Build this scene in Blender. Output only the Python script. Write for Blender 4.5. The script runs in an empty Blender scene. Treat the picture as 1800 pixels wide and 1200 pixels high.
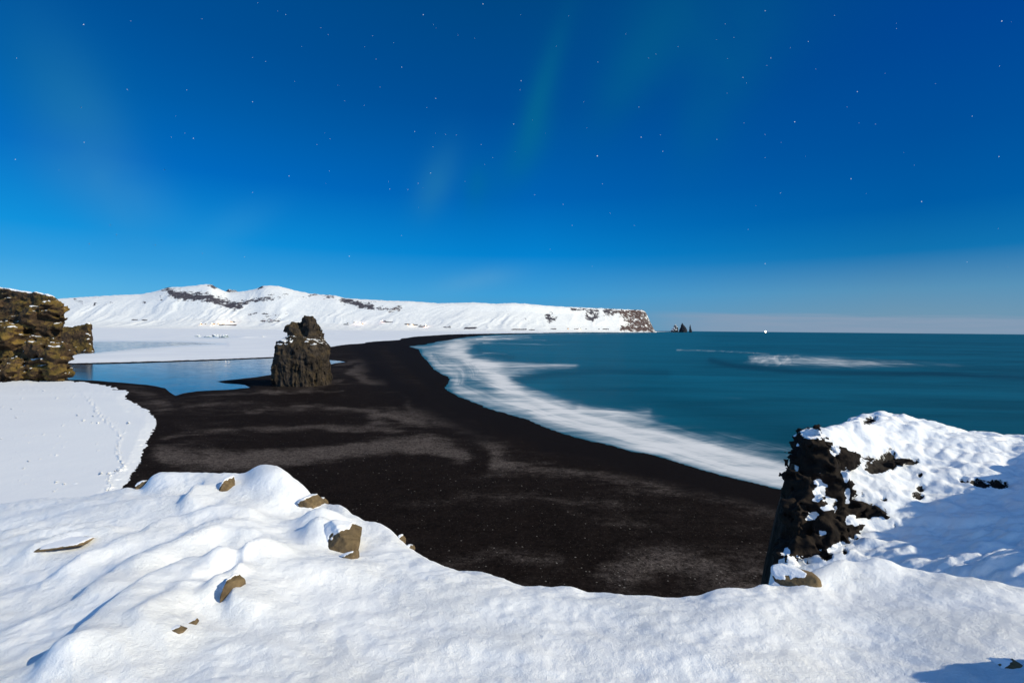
import bpy, math
import numpy as np
from mathutils import Matrix, Vector, Euler

# ------------------------------------------------------------------ camera, sky, moon, exposure
SC = bpy.context.scene
COL = SC.collection
FPX = 850.0                       # focal length in pixels of an 1800 px wide picture
H = 20.0                          # eye height above the sea
PITCH = math.atan(21.2 / FPX)
ROLL = math.radians(0.545)
cam_d = bpy.data.cameras.new("camera")
cam = bpy.data.objects.new("camera", cam_d)
COL.objects.link(cam)
cam_d.sensor_width = 36.0
cam_d.lens = FPX / 1800 * 36
cam_d.clip_start = 0.05
cam_d.clip_end = 200000
MC = Matrix.Rotation(math.radians(90) - PITCH, 4, 'X') @ Matrix.Rotation(ROLL, 4, 'Z')
cam.matrix_world = Matrix.Translation((0, 0, H)) @ MC
SC.camera = cam
M3 = np.array(MC.to_3x3())

SUN_EL = math.radians(33)
SUN_AZ = math.radians(-20)        # measured from +X (right) towards the viewer
L = np.array([math.cos(SUN_EL) * math.cos(SUN_AZ), math.cos(SUN_EL) * math.sin(SUN_AZ), math.sin(SUN_EL)])
sd_ = bpy.data.lights.new("moon", 'SUN')
sd_.energy = 4.5
sd_.angle = math.radians(0.55)
sd_.color = (1.0, 0.925, 0.72)
so_ = bpy.data.objects.new("moon", sd_)
COL.objects.link(so_)
so_.rotation_euler = Vector(L).to_track_quat('Z', 'Y').to_euler()
so_.location = (30, -20, 60)

SC.view_settings.view_transform = 'Standard'
SC.view_settings.look = 'None'
SC.view_settings.exposure = 0.0
SC.view_settings.gamma = 1.0


def lin(r, g, b, a=1.0):
    f = lambda c: (c / 255 / 12.92) if c / 255 <= 0.04045 else ((c / 255 + 0.055) / 1.055) ** 2.4
    return (f(r), f(g), f(b), a)


def ray(px, py):
    px = np.asarray(px, float); py = np.asarray(py, float)
    v = np.stack([(px - 900) / FPX, -(py - 600) / FPX, -np.ones_like(px + py)], -1)
    d = v @ M3.T
    return d


def hz(px):                       # image row of the horizon in a column
    return 578.8 + (np.asarray(px, float) - 900) * 0.00951


def atz(px, py, z):               # where the sight line meets height z
    d = ray(px, py)
    k = (np.asarray(z, float) - H) / d[..., 2]
    return np.stack([d[..., 0] * k, d[..., 1] * k, H + d[..., 2] * k], -1)


def aty(px, py, Y):               # where the sight line meets depth Y
    d = ray(px, py)
    k = np.asarray(Y, float) / d[..., 1]
    return np.stack([d[..., 0] * k, d[..., 1] * k, H + d[..., 2] * k], -1)


def proj(X, Y, Z):
    v = np.stack([X, Y, np.asarray(Z) - H], -1) @ M3
    return 900 + FPX * v[..., 0] / -v[..., 2], 600 - FPX * v[..., 1] / -v[..., 2]


# ---- world
class NT:
    def __init__(s, nt):
        s.t = nt; nt.nodes.clear()

    def n(s, ty, **kw):
        nd = s.t.nodes.new(ty)
        for k, v in kw.items():
            setattr(nd, k, v)
        return nd

    def set(s, sock, v):
        if isinstance(v, bpy.types.NodeSocket):
            s.t.links.new(v, sock)
        else:
            sock.default_value = v

    def math(s, op, a, b=0.0, c=None, clamp=False):
        nd = s.n('ShaderNodeMath', operation=op, use_clamp=clamp)
        s.set(nd.inputs[0], a); s.set(nd.inputs[1], b)
        if c is not None: s.set(nd.inputs[2], c)
        return nd.outputs[0]

    def mix(s, f, a, b, blend='MIX'):
        nd = s.n('ShaderNodeMix', data_type='RGBA', blend_type=blend)
        s.set(nd.inputs[0], f); s.set(nd.inputs[6], a); s.set(nd.inputs[7], b)
        return nd.outputs[2]

    def ramp(s, f, stops, interp='LINEAR'):
        nd = s.n('ShaderNodeValToRGB')
        cr = nd.color_ramp; cr.interpolation = interp
        while len(cr.elements) < len(stops): cr.elements.new(0.5)
        for e, (p, c) in zip(cr.elements, stops):
            e.position = p
            e.color = c if len(c) == 4 else (*c, 1)
        s.set(nd.inputs[0], f)
        return nd.outputs[0]

    def noise(s, vec, scale, detail=4, rough=0.55, dist=0.0):
        nd = s.n('ShaderNodeTexNoise')
        nd.inputs['Scale'].default_value = scale
        nd.inputs['Detail'].default_value = detail
        nd.inputs['Roughness'].default_value = rough
        nd.inputs['Distortion'].default_value = dist
        s.set(nd.inputs['Vector'], vec)
        return nd.outputs[0]

    def voro(s, vec, scale, feature='F1', rnd=1.0):
        nd = s.n('ShaderNodeTexVoronoi', feature=feature)
        nd.inputs['Scale'].default_value = scale
        nd.inputs['Randomness'].default_value = rnd
        s.set(nd.inputs['Vector'], vec)
        return nd

    def mapr(s, v, a, b, c=0.0, d=1.0, smooth=False):
        nd = s.n('ShaderNodeMapRange', clamp=True)
        if smooth: nd.interpolation_type = 'SMOOTHSTEP'
        s.set(nd.inputs[0], v)
        for i, x in enumerate((a, b, c, d)): s.set(nd.inputs[i + 1], x)
        return nd.outputs[0]

    def scale(s, vec, sc):
        nd = s.n('ShaderNodeVectorMath', operation='MULTIPLY')
        s.set(nd.inputs[0], vec); nd.inputs[1].default_value = sc
        return nd.outputs[0]

    def attr(s, name):
        return s.n('ShaderNodeAttribute', attribute_name=name).outputs['Fac']

    def bump(s, h, dist, strength=1.0, nrm=None):
        nd = s.n('ShaderNodeBump')
        nd.inputs['Strength'].default_value = strength
        nd.inputs['Distance'].default_value = dist
        s.set(nd.inputs['Height'], h)
        if nrm is not None: s.set(nd.inputs['Normal'], nrm)
        return nd.outputs[0]


W = bpy.data.worlds.new("World")
SC.world = W
W.use_nodes = True
w = NT(W.node_tree)
tc = w.n('ShaderNodeTexCoord').outputs['Generated']
sep = w.n('ShaderNodeSeparateXYZ'); w.set(sep.inputs[0], tc)
el = w.math('MAXIMUM', sep.outputs[2], 0.0)
S_C = [(0.0, lin(96, 158, 196)), (0.03, lin(84, 156, 200)), (0.07, lin(64, 158, 214)), (0.15, lin(4, 130, 206)), (0.26, lin(0, 99, 180)), (0.41, lin(0, 78, 150)), (0.56, lin(0, 70, 130)), (1.0, lin(0, 46, 104))]
S_L = [(0.0, lin(110, 190, 224)), (0.06, lin(86, 176, 226)), (0.10, lin(56, 160, 222)), (0.15, lin(18, 146, 218)), (0.26, lin(0, 108, 194)), (0.36, lin(0, 93, 168)), (0.46, lin(0, 80, 150)), (1.0, lin(0, 46, 104))]
S_R = [(0.0, lin(98, 142, 170)), (0.03, lin(112, 150, 176)), (0.07, lin(90, 146, 182)), (0.13, lin(16, 114, 175)), (0.20, lin(0, 91, 163)), (0.30, lin(0, 79, 153)), (0.43, lin(0, 68, 146)), (1.0, lin(0, 40, 100))]
rc = w.ramp(el, S_C); rl = w.ramp(el, S_L); rr = w.ramp(el, S_R)
tl = w.mapr(sep.outputs[0], -0.05, -0.70)
tr = w.mapr(sep.outputs[0], 0.05, 0.62)
skyc = w.mix(tr, w.mix(tl, rc, rl), rr)


def sky_blob(skyc, px, py, a, la, lb, col, amt, nz):
    # a soft aurora streak: a Gaussian in two directions across the sky
    d0 = ray(px, py); d0 = d0 / np.linalg.norm(d0)
    ca, sa = math.cos(math.radians(a)), math.sin(math.radians(a))
    d1 = ray(px + ca * 10, py + sa * 10); d1 /= np.linalg.norm(d1)
    e1 = d1 - d0 * (d1 @ d0); e1 /= np.linalg.norm(e1)
    e2 = np.cross(d0, e1)
    g = []
    for e, s_ in ((e1, la / FPX), (e2, lb / FPX)):
        nd = w.n('ShaderNodeVectorMath', operation='DOT_PRODUCT')
        w.set(nd.inputs[0], tc); nd.inputs[1].default_value = tuple(e)
        v = w.math('DIVIDE', nd.outputs['Value'], s_)
        g.append(w.math('MULTIPLY', v, v))
    f = w.math('EXPONENT', w.math('MULTIPLY', w.math('ADD', g[0], g[1]), -1.0))
    f = w.math('MULTIPLY', w.math('MULTIPLY', f, nz), amt * .68)
    return w.mix(f, skyc, col)


nzv = w.noise(w.scale(tc, (1, 1, 1)), 5.0, 3, 0.5, 0.4)
nz = w.mapr(nzv, 0.3, 0.65, 0.45, 1.0)
TEAL = lin(10, 118, 140)
for b in ((955, 150, 108, 95, 17, TEAL, .36), (940, 215, 104, 70, 26, TEAL, .36), (905, 290, 125, 75, 30, TEAL, .32), (765, 318, 112, 55, 28, lin(50, 140, 170), .55),
          (838, 328, 100, 40, 22, TEAL, .35), (1110, 130, 125, 95, 40, TEAL, .32), (1265, 165, 112, 110, 45, TEAL, .30), (1260, 20, 100, 90, 140, TEAL, .26),
          (170, 280, 66, 110, 42, lin(60, 140, 195), .5), (215, 350, 30, 80, 40, lin(70, 150, 205), .45), (405, 405, 150, 60, 24, lin(70, 160, 210), .5),
          (110, 190, 60, 90, 60, TEAL, .35), (830, 495, 170, 70, 18, lin(110, 170, 205), .4)):
    skyc = sky_blob(skyc, b[0], b[1], b[2], b[3], b[4], b[5], b[6], nz)
# thin cloud band above the right-hand horizon
cn = w.noise(w.scale(tc, (3.0, 3.0, 60.0)), 3.0, 4, 0.55)
topz = w.math('ADD', w.math('ADD', 0.049, w.math('MULTIPLY', sep.outputs[0], -0.028)), w.math('MULTIPLY', w.math('SUBTRACT', cn, 0.5), 0.012))
bf = w.math('MULTIPLY', w.mapr(el, topz, w.math('SUBTRACT', topz, 0.010), 0, 1, True), w.mapr(sep.outputs[0], 0.22, 0.42, 0, .92, True))
bf = w.math('MULTIPLY', bf, w.mapr(cn, 0.3, 0.7, 0.7, 1.0))
skyc = w.mix(bf, skyc, lin(140, 157, 180))
# unseen sky behind the camera, made paler and brighter as fill for shade
back_fill = w.mapr(sep.outputs[1], 0.05, -0.55, 0, 1, True)
skyc = w.mix(back_fill, skyc, (0.20, 0.42, 0.82, 1))
sky = w.n('ShaderNodeTexSky', sky_type='NISHITA', sun_disc=False)
sky.sun_elevation = SUN_EL
sky.sun_rotation = math.radians(90) - SUN_AZ
sky.air_density = 1.0; sky.dust_density = 0.2; sky.ozone_density = 4.0
skyn = w.mix(1.0, sky.outputs[0], (0.0, 0.55, 1.3, 1), 'MULTIPLY')
vs = w.n('ShaderNodeVectorMath', operation='SCALE'); w.set(vs.inputs[0], skyc); vs.inputs['Scale'].default_value = 10.0
tot = w.mix(0.04, vs.outputs[0], skyn)
bg = w.n('ShaderNodeBackground'); w.set(bg.inputs[0], tot); bg.inputs[1].default_value = 0.1
wo = w.n('ShaderNodeOutputWorld'); w.t.links.new(bg.outputs[0], wo.inputs[0])


# ------------------------------------------------------------------ numpy noise
def _h(ix, iy, iz, seed):
    h = (ix.astype(np.uint32) * np.uint32(374761393) + iy.astype(np.uint32) * np.uint32(668265263) + iz.astype(np.uint32) * np.uint32(2147483647) + np.uint32(seed * 974634777 & 0xffffffff))
    h = (h ^ (h >> np.uint32(13))) * np.uint32(1274126177)
    h = (h ^ (h >> np.uint32(15))) * np.uint32(2246822519)
    h ^= h >> np.uint32(16)
    return h


def perlin(x, y, z=None, seed=0):
    x = np.asarray(x, np.float64); y = np.asarray(y, np.float64)
    if z is None: z = np.zeros_like(x)
    x, y, z = np.broadcast_arrays(x, y, z)
    xi = np.floor(x); yi = np.floor(y); zi = np.floor(z)
    fx = x - xi; fy = y - yi; fz = z - zi
    xi = xi.astype(np.int64); yi = yi.astype(np.int64); zi = zi.astype(np.int64)
    u = fx * fx * fx * (fx * (fx * 6 - 15) + 10); v = fy * fy * fy * (fy * (fy * 6 - 15) + 10); t = fz * fz * fz * (fz * (fz * 6 - 15) + 10)
    out = 0
    for dx in (0, 1):
        for dy in (0, 1):
            for dz in (0, 1):
                h = _h(xi + dx, yi + dy, zi + dz, seed)
                gx = ((h & np.uint32(1023)).astype(np.float64) / 511.5 - 1)
                gy = (((h >> np.uint32(10)) & np.uint32(1023)).astype(np.float64) / 511.5 - 1)
                gz = (((h >> np.uint32(20)) & np.uint32(1023)).astype(np.float64) / 511.5 - 1)
                g = gx * (fx - dx) + gy * (fy - dy) + gz * (fz - dz)
                out = out + g * (u if dx else 1 - u) * (v if dy else 1 - v) * (t if dz else 1 - t)
    return out * 1.5


def fbm(x, y, z=None, o=4, seed=0, gain=0.5, lac=2.03, ridged=False):
    a = 1.0; s = 0.0; n = 0.0
    x = np.asarray(x, float); y = np.asarray(y, float)
    for i in range(o):
        p = perlin(x, y, z, seed + i * 7)
        if ridged: p = 1 - 2 * np.abs(p)
        s = s + p * a; n += a
        a *= gain
        x = x * lac + 3.7; y = y * lac + 1.3
        if z is not None: z = np.asarray(z) * lac + 5.1
    return s / n


def sstep(a, b, x):
    t = np.clip((x - a) / (b - a), 0, 1)
    return t * t * (3 - 2 * t)


def segdist(px, py, pts, closed=False):
    P = np.array(pts, float)
    if closed: P = np.vstack([P, P[:1]])
    d = np.full(np.shape(px), 1e9)
    for (ax, ay), (bx, by) in zip(P[:-1], P[1:]):
        vx, vy = bx - ax, by - ay
        t = np.clip(((px - ax) * vx + (py - ay) * vy) / max(vx * vx + vy * vy, 1e-12), 0, 1)
        d = np.minimum(d, np.hypot(px - ax - t * vx, py - ay - t * vy))
    return d


def inside(px, py, pts):
    P = np.array(pts, float); r = np.zeros(np.shape(px), bool)
    for (ax, ay), (bx, by) in zip(P, np.roll(P, -1, 0)):
        if ay == by: continue
        c = ((ay > py) != (by > py)) & (px < (bx - ax) * (py - ay) / (by - ay) + ax)
        r ^= c
    return r


def sdpoly(px, py, pts):          # positive inside
    d = segdist(px, py, pts, True)
    return np.where(inside(px, py, pts), d, -d)


# ------------------------------------------------------------------ mesh helpers
def mk(name, V, F, mat=None, parent=None, origin=(0, 0, 0), attrs=None, smooth=True, **props):
    V = np.asarray(V, np.float64).reshape(-1, 3)
    me = bpy.data.meshes.new(name)
    o = bpy.data.objects.new(name, me)
    org = np.array(origin, float)
    if parent is not None:
        o.parent = parent
        org = np.array(parent['_w']) if '_w' in parent else np.array(parent.location)
        Vl = V - org
    else:
        o.location = origin
        Vl = V - org
    if isinstance(F, np.ndarray):
        n, k = F.shape
        me.vertices.add(len(Vl)); me.vertices.foreach_set('co', Vl.astype(np.float32).ravel())
        me.loops.add(n * k); me.loops.foreach_set('vertex_index', F.astype(np.int32).ravel())
        me.polygons.add(n)
        me.polygons.foreach_set('loop_start', np.arange(0, n * k, k, dtype=np.int32))
        me.polygons.foreach_set('loop_total', np.full(n, k, np.int32))
    else:
        me.from_pydata([tuple(v) for v in Vl], [], F)
    me.update(calc_edges=True)
    me.polygons.foreach_set('use_smooth', np.full(len(me.polygons), smooth))
    if attrs:
        for k, a in attrs.items():
            at = me.attributes.new(k, 'FLOAT', 'POINT')
            at.data.foreach_set('value', np.asarray(a, np.float32).ravel())
    if mat: me.materials.append(mat)
    COL.objects.link(o)
    for k, v in props.items(): o[k] = v
    return o


def thing(name, loc, label, category, group=None):
    o = bpy.data.objects.new(name, None)
    o.location = loc; o.empty_display_size = 0.5
    COL.objects.link(o)
    o['label'] = label; o['category'] = category
    if group: o['group'] = group
    return o


def gridfaces(nr, nc, keep=None):
    i = np.arange(nr * nc).reshape(nr, nc)
    q = np.stack([i[:-1, :-1], i[:-1, 1:], i[1:, 1:], i[1:, :-1]], -1).reshape(-1, 4)
    if keep is not None:
        k = keep.ravel()
        q = q[k[q].all(1)]
    return q


def compact(V, F, attrs):
    u, inv = np.unique(F, return_inverse=True)
    return V.reshape(-1, 3)[u], inv.reshape(F.shape), {k: np.asarray(a).ravel()[u] for k, a in (attrs or {}).items()}


def flip_up(V, F):
    V = V.reshape(-1, 3)
    a, b, c = V[F[:, 0]], V[F[:, 1]], V[F[:, 2]]
    n = np.cross(b - a, c - a)
    return F[:, ::-1].copy() if np.median(n[:, 2]) < 0 else F


def surfnets(f, lo, hi, step):
    """mesh the zero set of f (negative inside) with naive surface nets"""
    xs = [np.arange(lo[i], hi[i] + step, step) for i in range(3)]
    X, Y, Z = np.meshgrid(*xs, indexing='ij')
    D = f(X, Y, Z)
    nx, ny, nz_ = D.shape
    s = D < 0
    acc = np.zeros((nx - 1, ny - 1, nz_ - 1, 3)); cnt = np.zeros((nx - 1, ny - 1, nz_ - 1))
    off = [(0, 0, 0), (1, 0, 0), (0, 1, 0), (1, 1, 0), (0, 0, 1), (1, 0, 1), (0, 1, 1), (1, 1, 1)]
    sl = lambda A, o: A[o[0]:nx - 1 + o[0], o[1]:ny - 1 + o[1], o[2]:nz_ - 1 + o[2]]
    for i in range(8):
        for j in range(i + 1, 8):
            a, b = off[i], off[j]
            if sum(abs(a[k] - b[k]) for k in range(3)) != 1: continue
            da, db = sl(D, a), sl(D, b)
            cr = (da < 0) != (db < 0)
            t = np.where(cr, da / np.where(cr, da - db, 1), 0)
            for k in range(3):
                acc[..., k] += np.where(cr, a[k] + t * (b[k] - a[k]), 0)
            cnt += cr
    act = cnt > 0
    idx = -np.ones(act.shape, np.int64); idx[act] = np.arange(act.sum())
    ijk = np.argwhere(act)
    V = np.array(lo) + (ijk + acc[act] / cnt[act][:, None]) * step
    Fs = []
    for ax in range(3):
        A = [slice(None)] * 3; B = [slice(None)] * 3
        A[ax] = slice(0, -1); B[ax] = slice(1, None)
        e = s[tuple(A)] != s[tuple(B)]
        p = np.argwhere(e)
        u, v = [(1, 2), (2, 0), (0, 1)][ax]
        ok = (p[:, u] > 0) & (p[:, v] > 0) & (p[:, u] < act.shape[u]) & (p[:, v] < act.shape[v]) & (p[:, ax] < act.shape[ax])
        p = p[ok]
        q = []
        for du, dv in ((-1, -1), (0, -1), (0, 0), (-1, 0)):
            r = p.copy(); r[:, u] += du; r[:, v] += dv
            q.append(idx[r[:, 0], r[:, 1], r[:, 2]])
        q = np.stack(q, 1)
        neg = s[tuple(A)][p[:, 0], p[:, 1], p[:, 2]]
        q[~neg] = q[~neg][:, ::-1]
        Fs.append(q)
    F = np.vstack(Fs)
    return V, F[(F >= 0).all(1)]


def normals(V, F):
    n = np.cross(V[F[:, 2]] - V[F[:, 0]], V[F[:, 3]] - V[F[:, 1]])
    N = np.zeros_like(V)
    for k in range(4): np.add.at(N, F[:, k], n)
    return N / (np.linalg.norm(N, axis=1, keepdims=True) + 1e-9)


def split_parts(V, F, snow, parent, mat, rock_name='rock', snow_name='snow_cap', thick=0.0):
    """one rock surface as two parts: bare rock, and the snow lying on it"""
    fs = snow[F].mean(1) > 0.5
    # the cap is the largest connected patch; scattered dustings stay with the rock
    ids = np.nonzero(fs)[0]
    if len(ids):
        par = {}
        def root(a):
            while par[a] != a:
                par[a] = par[par[a]]; a = par[a]
            return a
        for q in F[ids]:
            for v_ in q: par.setdefault(int(v_), int(v_))
            r0 = root(int(q[0]))
            for v_ in q[1:]:
                r1 = root(int(v_))
                if r1 != r0: par[r1] = r0
        lab = np.array([root(int(q[0])) for q in F[ids]])
        u_, c_ = np.unique(lab, return_counts=True)
        fs[:] = False; fs[ids[lab == u_[np.argmax(c_)]]] = True
    N = normals(V, F)
    V = V + (N * 0.6 + np.array([0, 0, 0.6])) * (thick * sstep(0.45, 0.75, snow))[:, None]
    for nm, m in ((rock_name, ~fs), (snow_name, fs)):
        if m.sum() == 0: continue
        v, f, a = compact(V, F[m], {'snow': snow})
        mk(nm, v, f, mat, parent, attrs=a)


def smin(a, b, k):
    h = np.clip(0.5 + 0.5 * (b - a) / k, 0, 1)
    return b * (1 - h) + a * h - k * h * (1 - h)


# ------------------------------------------------------------------ materials
def mat(name):
    m = bpy.data.materials.new(name); m.use_nodes = True
    t = NT(m.node_tree)
    b = t.n('ShaderNodeBsdfPrincipled'); o = t.n('ShaderNodeOutputMaterial')
    t.t.links.new(b.outputs[0], o.inputs[0])
    return m, t, b


def snow_nodes(t, pos, s=1.0):
    """granular, wind-touched snow: colour and bump height"""
    n1 = t.noise(pos, 0.35 * s, 4, 0.6)
    col = t.mix(t.mapr(n1, 0.35, 0.65), (0.88, 0.89, 0.895, 1), (0.925, 0.925, 0.92, 1))
    return col


# near snow
M_snow, t, b = mat('near_snow')
pos = t.n('ShaderNodeTexCoord').outputs['Object']
c = snow_nodes(t, pos, 3)
t.set(b.inputs['Base Color'], c)
b.inputs['Roughness'].default_value = 0.6
b.inputs['Specular IOR Level'].default_value = 0.25
b.inputs['Subsurface Weight'].default_value = 0.0
g1 = t.noise(pos, 95, 3, 0.7)
g2 = t.noise(pos, 17, 9, 0.78)
g3 = t.noise(t.scale(pos, (1, 1, 1)), 7, 4, 0.5)
patch = t.mapr(t.noise(pos, 1.3, 3, 0.5), 0.42, 0.6, 0.25, 1.0)
h = t.math('ADD', t.math('MULTIPLY', g1, 0.20), t.math('MULTIPLY', g2, t.math('MULTIPLY', patch, 0.9)))
h = t.math('ADD', h, t.math('MULTIPLY', g3, 0.9))
t.set(b.inputs['Normal'], t.bump(h, 0.026, 1.0))

# flat snow field
M_field, t, b = mat('field_snow')
pos = t.n('ShaderNodeTexCoord').outputs['Object']
big = t.noise(t.scale(pos, (0.02, 0.03, 0.03)), 1, 4, 0.6)
st = t.noise(t.scale(pos, (0.006, 0.03, 0.03)), 1, 4, 0.6)
c = t.mix(t.mapr(big, 0.35, 0.65), (0.73, 0.745, 0.77, 1), (0.79, 0.80, 0.805, 1))
c = t.mix(t.mapr(st, 0.56, 0.66, 0, 0.35), c, (0.90, 0.90, 0.90, 1))
ice = t.attr('ice')
c = t.mix(ice, c, (0.42, 0.55, 0.64, 1))
t.set(b.inputs['Base Color'], c)
t.set(b.inputs['Roughness'], t.mapr(ice, 0, 1, 0.6, 0.15))
b.inputs['Specular IOR Level'].default_value = 0.2
hh = t.math('ADD', t.math('MULTIPLY', t.noise(pos, 0.5, 4, 0.6), 1.0), t.math('MULTIPLY', t.noise(pos, 3.0, 3, 0.6), 0.2))
t.set(b.inputs['Normal'], t.bump(hh, 0.10, 0.6))

# mountain
M_mtn, t, b = mat('snowy_mountain')
pos = t.n('ShaderNodeTexCoord').outputs['Object']
rk = t.attr('rock')
n = t.noise(t.scale(pos, (0.012, 0.02, 0.035)), 1, 5, 0.65)
n2 = t.noise(t.scale(pos, (0.05, 0.05, 0.12)), 1, 4, 0.6)
v = t.math('ADD', rk, t.math('ADD', t.math('MULTIPLY', t.math('SUBTRACT', n, 0.5), 1.7), t.math('MULTIPLY', t.math('SUBTRACT', n2, 0.5), 1.1)))
m = t.mapr(v, 0.40, 0.50)
tint = t.attr('warm')
rc_ = t.mix(t.mapr(n2, 0.35, 0.65), (0.035, 0.036, 0.05, 1), (0.10, 0.09, 0.10, 1))
rc_ = t.mix(tint, rc_, t.mix(t.mapr(n2, 0.35, 0.65), (0.022, 0.015, 0.016, 1), (0.14, 0.095, 0.085, 1)))
sn = t.mix(t.mapr(n, 0.3, 0.7), (0.70, 0.715, 0.72, 1), (0.78, 0.785, 0.775, 1))
t.set(b.inputs['Base Color'], t.mix(m, sn, rc_))
b.inputs['Roughness'].default_value = 0.85
b.inputs['Specular IOR Level'].default_value = 0.1
t.set(b.inputs['Normal'], t.bump(t.math('ADD', n, t.math('MULTIPLY', n2, 0.5)), 14.0, 0.5))

# black sand
M_sand, t, b = mat('black_sand')
pos = t.n('ShaderNodeTexCoord').outputs['Object']
lt = t.attr('gravel'); wet = t.attr('wet')
sw = t.noise(t.scale(pos, (0.026, 0.055, 0.06)), 1, 6, 0.55, 1.3)
sw2 = t.noise(t.scale(pos, (0.20, 0.36, 0.4)), 1, 7, 0.7, 0.6)
lv = t.math('ADD', t.math('MULTIPLY', lt, t.mapr(sw2, 0.32, 0.66, 0.55, 1.25)), t.math('ADD', t.math('MULTIPLY', t.math('SUBTRACT', sw, 0.5), 0.9), t.math('MULTIPLY', t.math('SUBTRACT', sw2, 0.5), 0.5)))
fine = t.noise(pos, 2.4, 4, 0.9)
finer = t.noise(pos, 6.0, 2, 0.7)
lv = t.mapr(lv, 0.1, 0.95, 0.0, 1.0, True)
gr = t.math('MULTIPLY', t.mapr(t.math('ADD', t.math('MULTIPLY', fine, .6), t.math('MULTIPLY', finer, .4)), 0.36, 0.64, 0.15, 1.9), lv)
base = t.mix(gr, (0.0078, 0.0056, 0.0048, 1), (0.060, 0.049, 0.044, 1))
gn = t.mapr(t.math('ADD', t.math('MULTIPLY', fine, .6), t.math('MULTIPLY', t.noise(pos, 0.5, 6, 0.85), .4)), 0.36, 0.64, 0.35, 2.1)
gc = t.n('ShaderNodeCombineColor')
for i_ in range(3): t.set(gc.inputs[i_], gn)
base = t.mix(1.0, base, gc.outputs[0], 'MULTIPLY')
base = t.mix(wet, base, (0.0075, 0.0058, 0.0056, 1))
vo = t.voro(pos, 3.6)
rnd = t.n('ShaderNodeSeparateColor'); t.set(rnd.inputs[0], vo.outputs['Color'])
thr = t.math('SUBTRACT', 0.95, t.math('MULTIPLY', lv, 0.14))
sel = t.math('MULTIPLY', t.math('GREATER_THAN', rnd.outputs[0], thr), t.math('LESS_THAN', vo.outputs['Distance'], t.mapr(rnd.outputs[1], 0, 1, 0.10, 0.30)))
sel = t.math('MULTIPLY', sel, t.math('SUBTRACT', 1.0, wet))
peb = t.mix(rnd.outputs[2], (0.05, 0.04, 0.035, 1), (0.20, 0.18, 0.16, 1))
vo2 = t.voro(pos, 6.5)
r2 = t.n('ShaderNodeSeparateColor'); t.set(r2.inputs[0], vo2.outputs['Color'])
sel2 = t.math('MULTIPLY', t.math('GREATER_THAN', r2.outputs[0], 0.86), t.math('LESS_THAN', vo2.outputs['Distance'], 0.34))
sel2 = t.math('MULTIPLY', sel2, t.mapr(lv, 0.1, 0.6, 0.25, 1.0))
sel2 = t.math('MULTIPLY', sel2, t.math('SUBTRACT', 1.0, wet))
base = t.mix(sel2, base, t.mix(r2.outputs[1], (0.05, 0.04, 0.035, 1), (0.15, 0.13, 0.11, 1)))
base = t.mix(sel, base, peb)
t.set(b.inputs['Base Color'], base)
t.set(b.inputs['Roughness'], t.mapr(wet, 0, 1, 0.95, 0.9))
t.set(b.inputs['Specular IOR Level'], 0.02)
t.set(b.inputs['Normal'], t.bump(t.math('ADD', fine, t.math('MULTIPLY', finer, .5)), 0.12, 0.6))

# sea
M_sea, t, b = mat('sea_water')
pos = t.n('ShaderNodeTexCoord').outputs['Object']
fo = t.attr('foam'); dk = t.attr('dark')
s1 = t.noise(t.scale(pos, (0.012, 0.055, 0.05)), 1, 5, 0.6, 0.6)
s2 = t.noise(t.scale(pos, (0.0016, 0.007, 0.05)), 1, 4, 0.6, 0.4)
wc = t.mix(t.mapr(t.math('ADD', t.math('MULTIPLY', s1, .55), t.math('MULTIPLY', s2, .45)), 0.40, 0.60), (0.002, 0.054, 0.078, 1), (0.004, 0.102, 0.155, 1))
wc = t.mix(dk, wc, (0.0015, 0.026, 0.038, 1))
wc = t.mix(t.mapr(t.noise(t.scale(pos, (0.03, 0.18, 0.05)), 1, 4, 0.65), 0.55, 0.72, 0, 0.35), wc, (0.006, 0.085, 0.125, 1))
f1 = t.noise(t.scale(pos, (0.10, 0.42, 0.3)), 1, 6, 0.68, 0.9)
rot = t.n('ShaderNodeVectorRotate', rotation_type='Z_AXIS'); t.set(rot.inputs['Vector'], pos); rot.inputs['Angle'].default_value = math.radians(52)
f2 = t.noise(t.scale(rot.outputs[0], (0.9, 0.14, 0.3)), 1, 6, 0.7, 0.6)
sdn = t.attr('shoredist')
cv = t.n('ShaderNodeCombineXYZ'); t.set(cv.inputs[0], t.math('MULTIPLY', sdn, 0.085)); t.set(cv.inputs[1], t.math('MULTIPLY', t.n('ShaderNodeSeparateXYZ').outputs[0], 0.0))
sx = t.n('ShaderNodeSeparateXYZ'); t.set(sx.inputs[0], pos)
t.set(cv.inputs[1], t.math('MULTIPLY', sx.outputs[0], 0.022)); t.set(cv.inputs[2], t.math('MULTIPLY', sx.outputs[1], 0.008))
f3 = t.noise(cv.outputs[0], 1.0, 5, 0.6, 0.8)
f4 = t.noise(t.scale(pos, (0.035, 0.10, 0.1)), 1, 5, 0.62, 1.6)
nn = t.math('ADD', t.math('MULTIPLY', f3, .36), t.math('ADD', t.math('MULTIPLY', f4, .42), t.math('ADD', t.math('MULTIPLY', f1, .12), t.math('MULTIPLY', f2, .10))))
fv = t.math('ADD', fo, t.math('MULTIPLY', t.math('SUBTRACT', nn, 0.52), t.mapr(fo, 0.0, 0.35, 1.1, 3.3)))
fv = t.math('MULTIPLY', t.mapr(fv, 0.0, 1.42, 0, 1, True), t.mapr(fo, 0.0, 0.22, 0, 1, True))
fcol = t.mix(t.mapr(fv, 0.1, 0.9), (0.27, 0.38, 0.50, 1), (0.70, 0.70, 0.70, 1))
wc = t.mix(t.mapr(sdn, 110, 0, 0, 0.45, True), wc, (0.010, 0.120, 0.175, 1))
t.set(b.inputs['Base Color'], t.mix(fv, wc, fcol))
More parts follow.
